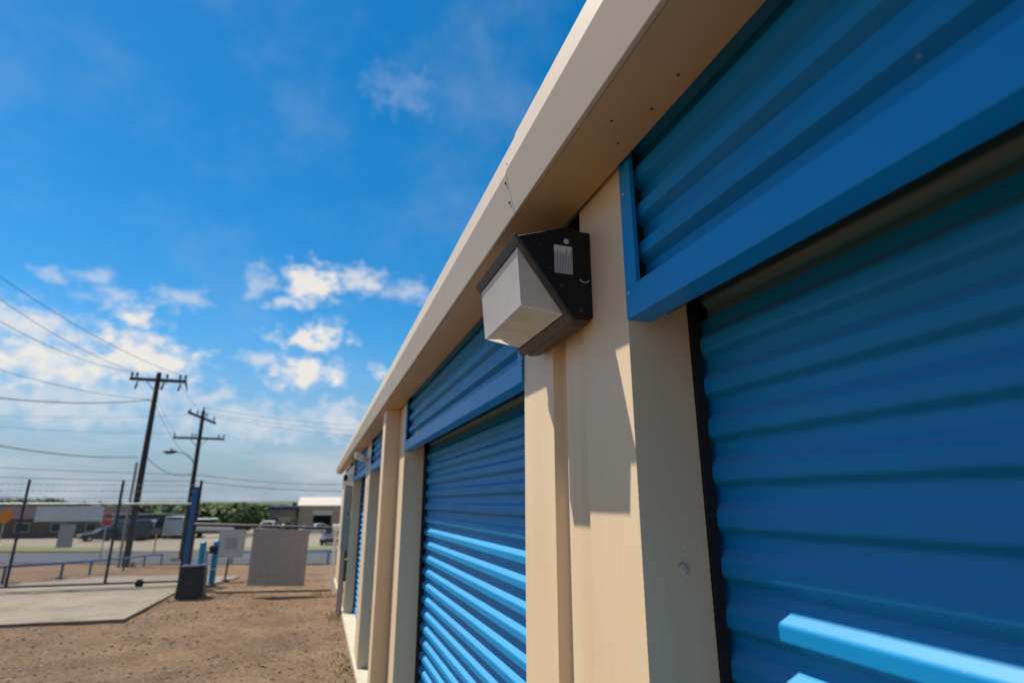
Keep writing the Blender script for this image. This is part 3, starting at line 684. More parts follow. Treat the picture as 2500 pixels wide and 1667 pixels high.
# gate operator, tall blue post, bollards
op = thing('gate_operator', 'black plastic gate operator box on the dirt beside the drive', 'gate operator', (-2.31, 14.0, 0))
def taper(b0, b1, z0, z1):
    m_ = MB(); (a, b, c, d), (e, f, g_, h) = b0, b1
    m_.v += [(a, c, z0), (b, c, z0), (b, d, z0), (a, d, z0), (e, g_, z1), (f, g_, z1), (f, h, z1), (e, h, z1)]
    m_.f += [(0,3,2,1), (4,5,6,7), (0,1,5,4), (1,2,6,5), (2,3,7,6), (3,0,4,7)]; return m_
taper((-.265, .265, -.2, .2), (-.225, .225, -.17, .17), .02, .60).build('cover', M['plastic'], op, bevel=.02, seg=3)
taper((-.235, .235, -.18, .18), (-.22, .22, -.165, .165), .6005, .645).build('lid', mat('grey_operator_lid', (.055,.055,.065), .4), op, bevel=.012)
MB().prism([(-.085, -.187, .14), (.075, -.187, .14), (.075, -.181, .33), (-.085, -.181, .33)], (0, -.004, 0)).build('name_plate', mat('dark_grey_plate', (.035,.035,.04), .5), op)
MB().box(-.30, .30, -.24, .24, -.06, .019).build('base_pad', M['concrete'], op, bevel=.01)
bp = thing('gate_post', 'tall deep blue square steel post between the rolling gate and the bollards', 'post', (-2.76, 15.5, 0))
MB().box(-.055, .055, -.055, .055, -.3, 2.24).build('post', M['deepblue'], bp, bevel=.008)
MB().box(-.058, .058, -.058, .058, 2.2405, 2.25).build('cap', M['deepblue'], bp)
MB().box(-.095, -.056, -.04, .04, -.1, 1.72).build('channel', M['darksteel'], bp)
MB().box(.056, .11, .0, .06, -.1, 2.40).build('channel', M['postblue'], bp)
MB().box(.056, .13, -.055, -.005, 1.62, 1.86).build('roller_guide', M['darksteel'], bp, bevel=.01)
def bollard(x, y, label):
    t = thing('bollard', label, 'bollard', (x, y, 0), 0, 'blue bollards beside the gate')
    MB().tube([(0, 0, -.2), (0, 0, .955), (0, 0, .985), (0, 0, 1.005), (0, 0, 1.012)], [.072, .072, .064, .042, .005], 18).build('post', M['bollard'], t, smooth=True)
    MB().tube([(0, 0, -.02), (0, 0, .03)], .12, 16).build('footing', M['concrete'], t)
    return t
bollard(-2.45, 15.55, 'bright blue bollard with a bare rounded top next to the tall blue post')
b2 = bollard(-2.22, 15.9, 'blue bollard carrying a black keypad near its top, beside the white sign')
MB().box(-.125, .055, -.115, -.06, .72, .90).build('keypad', M['plastic'], b2, bevel=.01)
MB().tube([(0, 0, .36), (0, 0, .375)], .0745, 16).build('band', M['white'], b2)
# sign on a post beyond the gate
sg = thing('post_sign', 'square off-white sign with a faded grey patch on a thin black post', 'sign', (-2.0, 16.75, gz(16.75)))
MB().tube([(-.06, 0.03, -.2), (.02, 0.03, 1.1)], .024, 8).build('post', M['darksteel'], sg)
MB().box(-.12, .05, -.06, .1, 0, .05).build('base_plate', M['darksteel'], sg)
MB().prism([(-.29, 0, .57), (.31, 0, .56), (.33, 0, 1.24), (-.31, 0, 1.26)], (0, .004, 0)).build('sign_face', M['offwhite'], sg, bevel=.001)
MB().box(-.13, .15, -.0025, -.0005, .77, 1.05).build('faded_print', mat('faded_grey_print', (.36,.36,.355), .6, var=.25, vscale=30), sg)
# ------------------------------------------------------------------ short fence between the operator and the building
FY = 13.85
fen = thing('pipe_fence', 'grey two-rail pipe fence joining the gate operator to the storage building', 'fence', (.44, FY, 0))
def fb(mb, name, m, **k):
    mb.v = [(x - .44, y - FY, z) for x, y, z in mb.v]; return mb.build(name, m, fen, **k)
fb(MB().tube([(-2.45, FY + .25, 1.44), (.43, FY - .1, 1.34)], .036, 10), 'top_rail', M['darksteel'], smooth=True)
fb(MB().tube([(-1.85, FY + .1, .10), (.44, FY - .1, .07)], .03, 10), 'bottom_rail', mat('rusty_tan_pipe', (.16,.115,.07), .7, var=.3), smooth=True)
fb(MB().tube([(.45, FY - .1, -.3), (.45, FY - .1, 1.36)], .03, 10), 'post', M['white'], smooth=True)
fb(MB().tube([(-2.45, FY + .25, -.3), (-2.45, FY + .25, 1.46)], .035, 10), 'post', M['darksteel'], smooth=True)
fb(MB().box(.38, .53, FY - .17, FY - .03, 1.29, 1.42), 'rail_end_fitting', M['white'], bevel=.02)
fb(MB().tube([(.41, FY - .15, 1.28), (.41, FY - .15, 1.16)], .035, 8), 'hinge', M['offwhite'])
fb(MB().dome((-.66, FY - .03, 1.415), .028, (0, -.5, 1), 10, 1.0), 'insulator', M['white'], smooth=True)
gp = thing('sheet_panel', 'large blank grey sheet metal panel hanging from the short pipe fence', 'panel', (-.68, FY - .06, .76))
MB().prism([(-.565, 0, -.545), (.565, 0, -.60), (.575, 0, .545), (-.57, 0, .605)], (0, .006, 0)).build('sheet', M['greypanel'], gp, bevel=.001)
for x in (-.45, 0, .45):
    MB().tube([(x, -.004, .5), (x, -.01, .6), (x, .05, .66)], .005, 5).build('hanger', M['wire'], gp)

# ------------------------------------------------------------------ low blue pipe rail along drive and street
rail = thing('low_pipe_rail', 'low faded blue pipe rail running along the drive to the street', 'rail', (-6.9, 18.2, 0))
L1 = [(-7.6, 15.6), (-7.10, 18.0), (-6.45, 19.2), (-6.25, 21.2), (-7.15, 27.4), (-7.07, 30.2), (-6.65, 31.8)]
def rb(mb, name, m, org, par, **k):
    mb.v = [(x - org[0], y - org[1], z - org[2]) for x, y, z in mb.v]; return mb.build(name, m, par, **k)
L1 = [(-8.2, 13.9), (-7.22, 18.2), (-6.62, 20.0), (-6.72, 22.6), (-6.98, 27.2), (-7.0, 30.2), (-6.7, 31.9)]
rb(MB().tube([(x, y, gz(y) + .43) for x, y in L1], .035, 8), 'rail', M['railblue'], (-6.9, 18.2, 0), rail, smooth=True)
for (x, y) in L1[1:]:
    rb(MB().tube([(x, y, gz(y) - .3), (x, y, gz(y) + .42)], .035, 8), 'post', M['railblue'], (-6.9, 18.2, 0), rail, smooth=True)
rail2 = thing('low_pipe_rail', 'low blue pipe rail along the street edge beyond the short grey fence', 'rail', (-1.5, 27.5, 0))
L2 = [(-4.6, 30.5), (-3.4, 29.3), (-1.4, 27.5), (.62, 25.7), (2.6, 23.9), (4.6, 22.1)]
rb(MB().tube([(x, y, gz(y) + .52) for x, y in L2], .035, 8), 'rail', M['railblue'], (-1.5, 27.5, 0), rail2, smooth=True)
for (x, y) in L2:
    rb(MB().tube([(x, y, gz(y) - .3), (x, y, gz(y) + .51)], .035, 8), 'post', M['railblue'], (-1.5, 27.5, 0), rail2, smooth=True)

# ------------------------------------------------------------------ utility poles
def insul(mb, x, y, z, h=.22, r=.055):
    mb.tube([(x, y, z), (x, y, z + h * .3), (x, y, z + h * .55), (x, y, z + h * .8), (x, y, z + h)], [r * .35, r * .5, r, r * .7, r * .45], 8)
po = thing('utility_pole', 'nearer wooden utility pole with one crossarm, standing at the drive by the street', 'utility pole', (-7.6, 29.8, gz(29.8)))
MB().tube([(0, 0, -.5), (0, 0, 4), (0, 0, 8.55)], [.145, .13, .105], 12).build('pole', M['wood'], po, smooth=True)
arm = MB().box(-1.12, 1.22, -.16, -.06, 8.10, 8.25).build('crossarm', M['wood'], po, bevel=.01)
for x in (-1.05, -.85, .38, .92, 1.15):
    t = MB(); insul(t, x, -.11, 8.25, .24, .07); t.build('insulator', M['porcelain'], po, smooth=True)
for s_ in (-1, 1):
    MB().tube([(s_ * .42, -.12, 8.10), (s_ * .10, -.14, 7.72)], .022, 6).build('brace', M['galv'], po)
for x, dz in ((-.78, -.02), (.28, 0), (.98, -.02)):
    MB().tube([(x, -.11, 8.09 + dz), (x - .03, -.11, 7.85), (x - .06, -.11, 7.70)], [.03, .055, .035], 8).build('cutout', M['porcelain'], po, smooth=True)
MB().tube([(1.2, -.11, 8.08), (1.3, -.11, 7.72)], [.05, .02], 8).build('arrester', M['porcelain'], po, smooth=True)
MB().tube([(-.1, -.1, 7.2), (-.28, -.2, 7.22)], .03, 6).build('wire_bracket', M['galv'], po)
MB().tube([(-.2, -.12, 4.6), (-.5, -.2, 4.62)], .025, 6).build('service_bracket', M['galv'], po)
MB().tube([(-.24, -.06, -.3), (-.24, -.06, 4.4)], [.06, .055], 8).build('riser_conduit', M['pipe'], po, smooth=True)
po2 = thing('utility_pole', 'farther wooden utility pole with two crossarms and a street light arm', 'utility pole', (-6.4, 34.7, gz(34.7)))
MB().tube([(0, 0, -.5), (0, 0, 4), (0, 0, 7.75)], [.14, .12, .095], 12).build('pole', M['wood'], po2, smooth=True)
MB().box(-1.25, 1.25, -.15, -.05, 6.17, 6.29).build('crossarm', M['wood'], po2, bevel=.01)
c2 = MB().box(-.95, .95, -.05, .05, 0, .12).build('crossarm', M['wood'], po2, bevel=.01, loc=(0, -.18, 7.28)); c2.rotation_euler = (0, R(11), R(52))
for x in (-1.2, -.35, -.2, .95, 1.2):
    t = MB(); insul(t, x, -.1, 6.29, .2, .05); t.build('insulator', M['porcelain'], po2, smooth=True)
for x, y, z in ((-.5, -.78, 7.48), (-.2, -.42, 7.47), (0, 0, 7.72), (.18, .1, 7.40), (.5, .46, 7.25)):
    t = MB(); insul(t, x, y, z, .24, .055); t.build('insulator', M['porcelain'], po2, smooth=True)
for s_ in (-1, 1):
    MB().tube([(s_ * .40, -.1, 6.17), (s_ * .08, -.12, 5.80)], .02, 6).build('brace', M['galv'], po2)
sl = MB().tube([(-.1, 0, 4.9), (-.25, -.02, 5.2), (-.6, -.05, 5.42), (-1.05, -.08, 5.5)], .028, 8).build('light_arm', M['galv'], po2, smooth=True)
lh = MB(); lh.tube([(-.95, -.08, 5.49), (-1.1, -.08, 5.48), (-1.4, -.08, 5.47), (-1.62, -.08, 5.46)], [.04, .10, .12, .03], 10); lh.build('lamp_head', M['darksteel'], sl, smooth=True)
MB().tube([(-1.25, -.08, 5.58), (-1.25, -.08, 5.68)], .04, 8).build('photocell', M['darksteel'], sl)

# ------------------------------------------------------------------ overhead wires
def wire(a, b, sag, label, r=.011, n=28):
    a, b = Vector(a), Vector(b)
    org = (a + b) / 2
    pts = [a.lerp(b, i / n) - Vector((0, 0, sag * 4 * (i / n) * (1 - i / n))) - org for i in range(n + 1)]
    o = MB().tube(pts, r, 5).build('overhead_wire', M['cable'], loc=org)
    tag(o, label, 'wire', 'overhead wires')
P1 = Vector((-7.6, 29.8, gz(29.8))); P2 = Vector((-6.4, 34.7, gz(34.7)))
def pa(x, z): return P1 + Vector((x, -.11, z))
def pb(x, z): return P2 + Vector((x, -.1, z))
wire(at(-300, 590, 16), pa(-1.05, 8.48), .55, 'lowest of three thin wires rising left from the nearer pole crossarm', .009)
wire(at(-300, 500, 16), pa(-.85, 8.48), .5, 'middle one of three thin wires rising left from the nearer pole crossarm', .009)
wire(at(-300, 455, 16), pa(.92, 8.48), .5, 'topmost of three thin wires rising left from the nearer pole crossarm', .009)
wire(at(-300, 800, 18), pa(-.15, 7.25), .35, 'faint wire sloping down to the bracket below the nearer pole crossarm', .009)
wire(at(-300, 928, 18), pa(-.28, 7.22), .32, 'thick dark cable meeting the bracket below the nearer pole crossarm', .017)
wire(at(-300, 1022, 18), pa(-.5, 4.62), .28, 'dark service cable sagging from the left to halfway up the nearer pole', .016)
wire(at(-200, 1128, 40), pb(-.12, 4.32), .1, 'upper of two level cables crossing left of the farther pole', .015)
wire(at(-200, 1154, 40), pb(-.12, 3.98), .1, 'lower of two level cables crossing left of the farther pole', .016)
wire(pb(.12, 4.32), at(1000, 1178, 26), .25, 'upper of two cables from the farther pole down to the storage building', .014)
wire(pb(.12, 3.98), at(1000, 1196, 26), .22, 'lower of two cables from the farther pole down to the storage building', .014)
wire(pa(.15, 4.6), pb(-.1, 4.32), .32, 'short sagging service cable between the two utility poles', .014)
wire(pa(.1, 7.0), pb(-.1, 5.0), .3, 'thin cable running down from the nearer pole to below the farther pole crossarm', .009)
wire(pb(0, 7.9), at(1000, 1040, 40), .3, 'topmost faint wire leaving the farther pole head to the right', .007)
wire(pb(.18, 7.62), at(1000, 1052, 40), .3, 'middle faint wire leaving the farther pole head to the right', .007)
wire(pb(.5, 7.45), at(1000, 1068, 40), .3, 'lowest faint wire leaving the farther pole head to the right', .007)
wire(at(-200, 1000, 45), pb(-.5, 7.5), .3, 'upper faint wire reaching the farther pole head from the left', .007)
wire(at(-200, 1020, 45), pb(-1.2, 6.46), .25, 'lower faint wire reaching the farther pole crossarm from the left', .007)
wire(pa(-.06, 7.7), pb(-1.2, 6.46), .1, 'faint jumper wire from the nearer crossarm to the left tip of the farther crossarm', .006)
wire(pa(.92, 8.1), pb(.2, 7.5), .15, 'faint jumper wire from the nearer crossarm to the farther pole head', .006)

# ------------------------------------------------------------------ road signs
def text_mesh(txt, size, name, m, parent, loc, rot=(R(90), 0, 0)):
    cu = bpy.data.curves.new(name, 'FONT'); cu.body = txt; cu.size = size; cu.align_x = 'CENTER'; cu.align_y = 'CENTER'; cu.extrude = .002
    tmp = bpy.data.objects.new(name, cu); COL.objects.link(tmp)
    bpy.context.view_layer.update()
    me = bpy.data.meshes.new_from_object(tmp.evaluated_get(bpy.context.evaluated_depsgraph_get()))
    bpy.data.objects.remove(tmp)
    o = bpy.data.objects.new(name, me); COL.objects.link(o); me.materials.clear(); me.materials.append(m); o.parent = parent; o.location = loc; o.rotation_euler = rot
    return o
sp_ = at(262, 1268, 34.5)
stop = thing('stop_sign', 'red octagonal stop sign on a post behind the second gate post', 'stop sign', (sp_.x, sp_.y, gz(sp_.y)), R(12))
zc = sp_.z - gz(sp_.y)
MB().box(-.025, .025, .005, .05, -.3, zc + .3).build('post', M['galv'], stop)
oc = [(.33 * math.cos(R(22.5 + 45 * k)), -.0, zc + .33 * math.sin(R(22.5 + 45 * k))) for k in range(8)]
MB().prism(oc, (0, .004, 0)).build('sign_face', M['white'], stop)
oc = [(.305 * math.cos(R(22.5 + 45 * k)), -.0006, zc + .305 * math.sin(R(22.5 + 45 * k))) for k in range(8)]
MB().prism(oc, (0, -.003, 0)).build('red_field', M['red'], stop)
text_mesh('STOP', .235, 'lettering', M['white'], stop, (0, -.006, zc))
dp = at(13, 1260, 34.5)
dia = thing('warning_sign', 'orange diamond warning sign at the far left behind the gate', 'sign', (dp.x, dp.y, gz(dp.y)), R(25))
zc = dp.z - gz(dp.y)
MB().box(-.025, .025, .005, .05, -.3, zc + .3).build('post', M['galv'], dia)
MB().prism([(-.37, 0, zc), (0, 0, zc - .39), (.37, 0, zc), (0, 0, zc + .39)], (0, .004, 0)).build('sign_face', M['orange'], dia)
mk = at(376, 1345, 47)
mko = thing('marker_post', 'thin yellow marker post standing at the far side of the street', 'marker post', (mk.x, 47, gz(47)))
MB().tube([(0, 0, -.2), (0, 0, 1.25)], .045, 8).build('post', M['yellow'], mko)
MB().dome((0, 0, 1.25), .05, (0, 0, 1), 8, 1).build('cap', M['orange'], mko)

# ------------------------------------------------------------------ vehicles across the street
def vehicle(name, label, cat, loc, rz, Ln, Wd, prof, win, paint, wheels, wr=.34, group=None, lights=True):
    """prof: (x, z) side outline of the body; win: list of (x0, x1, z0, z1, slant) side windows; x runs nose (-) to tail (+)"""
    t = thing(name, label, cat, loc, rz, group)
    b = MB(); w = Wd / 2; n = len(prof); beltz = max(z for _, z in prof) * .58
    ring = lambda s: [(x, s * (w if z < beltz else w * (1 - .16 * (z - beltz) / (max(q for _, q in prof) - beltz))), z) for x, z in prof]
    Lr, Rr = ring(-1), ring(1)
    b.v += Lr + Rr; b.f += [tuple(range(n)), tuple(range(2 * n - 1, n - 1, -1))]
    for k in range(n): b.f.append((k, n + k, n + (k + 1) % n, (k + 1) % n))
    b.build('body', paint, t, bevel=.05)
    zm = max(z for _, z in prof)
    def yw(z, s): return s * ((w if z < beltz else w * (1 - .16 * (z - beltz) / (zm - beltz))) + .006)
    for (x0, x1, z0, z1, sl0, sl1) in win:
        for s in (-1, 1):
            q = [(x0, yw(z0, s), z0), (x1, yw(z0, s), z0), (x1 - sl1, yw(z1, s), z1), (x0 + sl0, yw(z1, s), z1)]
            MB().poly(q if s < 0 else q[::-1]).build('side_window', M['glass'], t)
    for (xa, za, xb, zb, nm) in prof_glass(prof):
        d = Vector((xb - xa, 0, zb - za)); nn = Vector((-d.z, 0, d.x)).normalized() * .012
        q0 = Vector((xa, 0, za)) + d * .1; q1 = Vector((xa, 0, za)) + d * .9
        ww0 = abs(yw(q0.z, 1)) - .10; ww1 = abs(yw(q1.z, 1)) - .10
        if nn.z < 0: nn = -nn
        MB().poly([(q0.x + nn.x, -ww0, q0.z + nn.z), (q0.x + nn.x, ww0, q0.z + nn.z), (q1.x + nn.x, ww1, q1.z + nn.z), (q1.x + nn.x, -ww1, q1.z + nn.z)]).build(nm, M['glass'], t)
    for x in wheels:
        for s in (-1, 1):
            wo = MB().tube([(x, s * (w - .2), wr), (x, s * (w + .012), wr)], wr, 18).build('wheel', M['tyre'], t)
            MB().tube([(x, s * (w + .01), wr), (x, s * (w + .025), wr)], wr * .58, 14).build('rim', M['galv'], wo)
    if lights:
        xn = min(x for x, _ in prof)
        for s in (-1, 1):
            MB().box(xn - .015, xn + .05, s * (w - .28) - .14, s * (w - .28) + .14, .62, .76).build('headlight', M['white'], t)
    return t
def prof_glass(prof):
    zm = max(z for _, z in prof); o = []
    for (xa, za), (xb, zb) in zip(prof, prof[1:]):
        if zb - za > .3 and xb > xa and min(za, zb) > zm * .5: o.append((xa, za, xb, zb, 'windscreen'))
        if za - zb > .3 and min(za, zb) > zm * .45 and xb > xa: o.append((xa, za, xb, zb, 'rear_window'))
    return o
SEDAN = [(-2.25,.30),(-2.3,.62),(-2.15,.80),(-.95,.96),(-.25,1.42),(.85,1.45),(1.65,1.02),(2.2,.95),(2.25,.5),(2.2,.30)]
SEDW = [(-.75,.28,.98,1.36,.5,.02),(.36,1.25,.98,1.36,.0,.42)]
VAN = [(-2.7,.35),(-2.75,.8),(-2.55,1.15),(-1.85,1.35),(-1.1,2.15),(-.7,2.3),(2.6,2.3),(2.7,2.1),(2.7,.35)]
VANW = [(-1.55,-.55,1.35,2.0,.55,0),(-.4,1.0,1.4,2.0,0,0),(1.15,2.4,1.4,2.0,0,0)]
TRK = [(-2.8,.4),(-2.85,1.0),(-2.6,1.15),(-1.4,1.25),(-.75,1.85),(.6,1.88),(1.0,1.25),(2.75,1.22),(2.8,.45)]
TRKW = [(-1.15,-.3,1.27,1.76,.45,0),(-.18,.75,1.27,1.76,0,.2)]
BUSP = [(-3.2,.45),(-3.25,1.3),(-3.1,2.3),(-2.9,2.65),(3.0,2.65),(3.1,2.4),(3.1,.45)]
BUSW = [(-2.8,-1.9,1.4,2.2,.1,0),(-1.6,2.6,1.6,2.2,0,0)]
dkblue = mat('dark_blue_car_paint', (.012,.022,.06), .35, var=.05, coat=.15)
dkgrey = mat('charcoal_car_paint', (.02,.022,.026), .35, var=.05, coat=.15)
silver = mat('silver_car_paint', (.45,.46,.48), .3, metal=.5, var=.05)
carwhite = mat('white_car_paint', (.42,.42,.40), .3, var=.04)
def atg(px, py):
    r = ray(px, py); lo = 1
    for i in range(4000):
        t = 1.002 ** i * 4
        if EYE + r.z * t < gz(r.y * t) + .05: return Vector((r.x * t, r.y * t, gz(r.y * t) + .05))
def veh_at(px, py): p = atg(px, py); return (p.x, p.y, p.z)
vehicle('van', 'dark blue van with a bright windscreen parked behind the nearer utility pole', 'van', veh_at(305, 1319), R(-38), 5, 1.95, VAN, VANW, dkblue, (-1.75, 1.6), .37)
vehicle('pickup_truck', 'dark blue pickup truck parked just right of the nearer utility pole', 'truck', veh_at(340, 1317), R(76), 5.5, 1.95, TRK, TRKW, dkblue, (-1.8, 1.7), .4)
vehicle('van', 'dark grey van parked against the green shed', 'van', veh_at(367, 1314), R(80), 5, 1.9, VAN, VANW, dkgrey, (-1.75, 1.6), .37)
vehicle('parked_car', 'black car with one bright headlamp parked behind the stop sign', 'car', veh_at(248, 1320), R(30), 4.5, 1.8, SEDAN, SEDW, dkgrey, (-1.4, 1.35), .32)
vehicle('parked_car', 'silver car parked before the low house at the far left', 'car', veh_at(72, 1303), R(-25), 4.5, 1.8, SEDAN, SEDW, silver, (-1.4, 1.35), .32)
vehicle('parked_car', 'charcoal car parked near the orange diamond sign', 'car', veh_at(24, 1314), R(8), 4.5, 1.8, SEDAN, SEDW, dkgrey, (-1.4, 1.35), .32)
vehicle('bus', 'small white bus parked right of the green shed', 'bus', veh_at(436, 1313), R(86), 6, 2.2, BUSP, BUSW, carwhite, (-2.1, 1.9), .42)
vehicle('parked_car', 'black sedan facing the street, right of the hanging grey panel', 'car', (1.75, 60.0, gz(60) + .06), R(82), 4.5, 1.85, SEDAN, SEDW, dkgrey, (-1.4, 1.35), .32)
vehicle('parked_car', 'silver car in front of the warehouse door', 'car', (.2, 92, gz(92) + .06), R(20), 4.5, 1.8, SEDAN, SEDW, silver, (-1.4, 1.35), .32)
vehicle('pickup_truck', 'white pickup truck parked under the dark blue warehouse canopy', 'truck', (-6.4, 93, gz(93) + .06), R(80), 5.5, 1.95, TRK, TRKW, carwhite, (-1.8, 1.7), .4)
bt = at(505, 1300, 84)
boat = thing('boat_trailer', 'covered white boat on a trailer parked right of the white bus', 'boat', (bt.x, 84, gz(84) + .05), R(8))
hull = MB(); 
secs = [(-2.6, 1.05, .75), (-1.0, 1.1, .7), (1.2, .95, .72), (2.4, .5, .95), (3.1, .05, 1.25)]
for x, w_, kz in secs: hull.v += [(x, -w_, 1.35 + .04 * (x + 2)), (x, -w_ * .8, .95), (x, 0, kz), (x, w_ * .8, .95), (x, w_, 1.35 + .04 * (x + 2))]
for i in range(len(secs) - 1):
    for k in range(4): hull.f.append((i*5 + k, i*5 + k + 1, i*5 + 6 + k, i*5 + 5 + k))
    hull.f.append((i*5, i*5 + 5, i*5 + 9, i*5 + 4))
hull.f.append((0, 4, 3, 2, 1))
hull.build('hull', M['white'], boat)
MB().prism([(-2.3, -1, 2.2), (1.0, -1, 2.25), (1.1, -1, 2.35), (-2.3, -1, 2.34)], (0, 2, 0)).build('canopy', M['white'], boat, bevel=.04)
for x in (-2.2, .9):
    for y in (-.9, .9): MB().tube([(x, y, 1.3), (x, y, 2.22)], .03, 6).build('canopy_pole', M['galv'], boat)
MB().box(-2.4, 2.9, -.06, .06, .5, .6).build('trailer_frame', M['darksteel'], boat)
for y in (-1, 1): MB().tube([(-.8, y - .1, .3), (-.8, y + .1, .3)], .32, 14).build('wheel', M['tyre'], boat)

# ------------------------------------------------------------------ buildings across the street
def win_part(b, x0, x1, y, z0, z1, nm='window', m=None):
    f = MB().box(x0 - .06, x1 + .06, y - .04, y - .002, z0 - .06, z1 + .06).build(nm, M['offwhite'] if nm == 'window' else M['darksteel'], b)
    MB().box(x0, x1, y - .05, y - .041, z0, z1).build('pane', m or M['glass'], f); return f
brick = mat('brown_brick_wall', (.105,.075,.055), .9, var=.2)
purple = mat('grey_shingle_roof', (.030,.022,.023), .95, var=.2, spec=.15)
green = mat('dark_green_shed_paint', (.055,.085,.06), .6, var=.1)
greend = mat('dark_green_roof', (.018,.028,.02), .6, var=.1)
tanw = mat('tan_metal_wall', (.36,.28,.18), .6, var=.06)
tan2 = mat('tan_brown_wall', (.20,.155,.105), .7, var=.08)
navy = mat('navy_fascia', (.012,.024,.085), .5, var=.1)
roofw = mat('white_metal_roof', (.47,.41,.33), .5, var=.06)
redroof = mat('brown_tile_roof', (.20,.13,.065), .9, var=.2)
def gable(name, label, loc, rz, w, d, h, rise, wallm, roofm, along_x=True, cat='house'):
    t = thing(name, label, cat, loc, rz)
    MB().box(-w/2, w/2, 0, d, -1.0, h).build('wall', wallm, t)
    o = .35
    if along_x:
        MB().prism([(-w/2 - o, -o, h - .05), (-w/2 - o, d/2, h + rise), (-w/2 - o, d + o, h - .05), (-w/2 - o, d + o, h + .08), (-w/2 - o, d/2, h + rise + .14), (-w/2 - o, -o, h + .08)], (w + 2*o, 0, 0)).build('roof', roofm, t)
        for s in (-1, 1):
            x = s * (w/2 - .1); MB().prism([(x, 0, h), (x, d, h), (x, d/2, h + rise)], (s * .09, 0, 0)).build('gable', wallm, t)
    return t
p = at(95, 1300, 93)
h1 = gable('low_house', 'long low brown house with a grey roof behind the wide sign board', (p.x - 8.5, 93, gz(93)), R(-4), 36, 9, 2.4, 1.5, brick, purple)
for k, x in enumerate((-14, -10.5, -7, -2, 2.5, 6, 10, 14)): win_part(h1, x, x + 1.5, 0, .9, 1.9)
win_part(h1, 4.2, 5.2, 0, 0, 2.0, 'door', brick)
p = at(402, 1316, 80)
h2 = thing('green_shed', 'long dark green metal shed behind the parked vehicles', 'shed', (p.x + .6, 86.5, gz(86.5) + .04), R(10))
MB().box(-9.5, 1.4, 0, 4.5, -.5, 2.35).build('wall', green, h2)
MB().box(-9.8, 1.7, -.3, 4.8, 2.351, 2.95).build('roof', greend, h2, bevel=.05)
for x in (-8, -5.5, -3): win_part(h2, x, x + 1.2, 0, .9, 1.8)
MB().box(-.2, 1.0, -.05, -.003, -.2, 2.0).build('door', green, h2)
# warehouse at the right
wz = gz(100)
wa = at(725, 1290, 100); wb = at(845, 1290, 100)
wh = thing('warehouse', 'tan metal warehouse with a white roof and an open dark loading door', 'warehouse', (wa.x, 100, wz), 0)
ht = at(725, 1235, 100).z - wz
W_ = 13.5
wall = MB(); dx0, dx1, dz = at(765, 1250, 100).x - wa.x, at(811, 1250, 100).x - wa.x, at(788, 1257, 100).z - wz
wall.box(0, dx0, 0, .2, -.5, ht); wall.box(dx1, W_, 0, .2, -.5, ht); wall.box(dx0, dx1, 0, .2, dz + .75, ht); wall.box(0, .2, .2, 20, -.5, ht); wall.box(W_ - .2, W_, .2, 20, -.5, ht)
wall.build('wall', tanw, wh)
MB().box(.2, W_ - .2, 19.8, 20, -.5, ht).build('back_wall', tanw, wh)
MB().box(dx0 - .1, dx1 + .1, -.12, .1, dz, dz + .74).build('door_hood', M['offwhite'], wh, bevel=.03)
for x in (dx0, dx1 - .12): MB().box(x, x + .12, -.03, -.001, -.4, dz).build('door_jamb', tan2, wh)
MB().prism([(-.25, -.3, ht), (-.25, 10, ht + 1.35), (-.25, 20.3, ht), (-.25, 20.3, ht + .12), (-.25, 10, ht + 1.5), (-.25, -.3, ht + .12)], (W_ + .5, 0, 0)).build('roof', roofw, wh)
MB().box(-.0, W_, -.03, -.001, -.4, .9).build('wainscot', tan2, wh)
an = thing('office_block', 'brown office block with a navy blue roof band beside the white-roofed warehouse', 'building', (at(652, 1290, 99).x, 99.4, wz), 0)
aw = wa.x - at(652, 1290, 99).x - .3
MB().box(0, aw, 0, 12, -.5, ht - .55).build('wall', tan2, an)
MB().box(-.3, aw + .25, -.4, 12.2, ht - .549, ht - .02).build('roof_band', navy, an, bevel=.03)
win_part(an, .5, 1.4, 0, 1.6, 2.4); win_part(an, 3.6, 4.1, 0, 1.5, 2.2)
MB().box(1.6, 3.2, -.06, -.002, 1.7, 2.5).build('sign_panel', tanw, an)
win_part(an, 2.5, 3.3, 0, 0, 1.4, 'door', M['glass'])
for (px, lab, w, Y) in ((535, 'small tan house with a brown roof in front of the woods', 8, 118), (478, 'far grey house with a pale roof beyond the boat', 6, 130)):
    q = at(px, 1275, Y); gable('far_house', lab, (q.x, Y, gz(Y)), R(5), w, 7, 2.2, 1.4, tan2 if px == 535 else brick, redroof if px == 535 else purple)

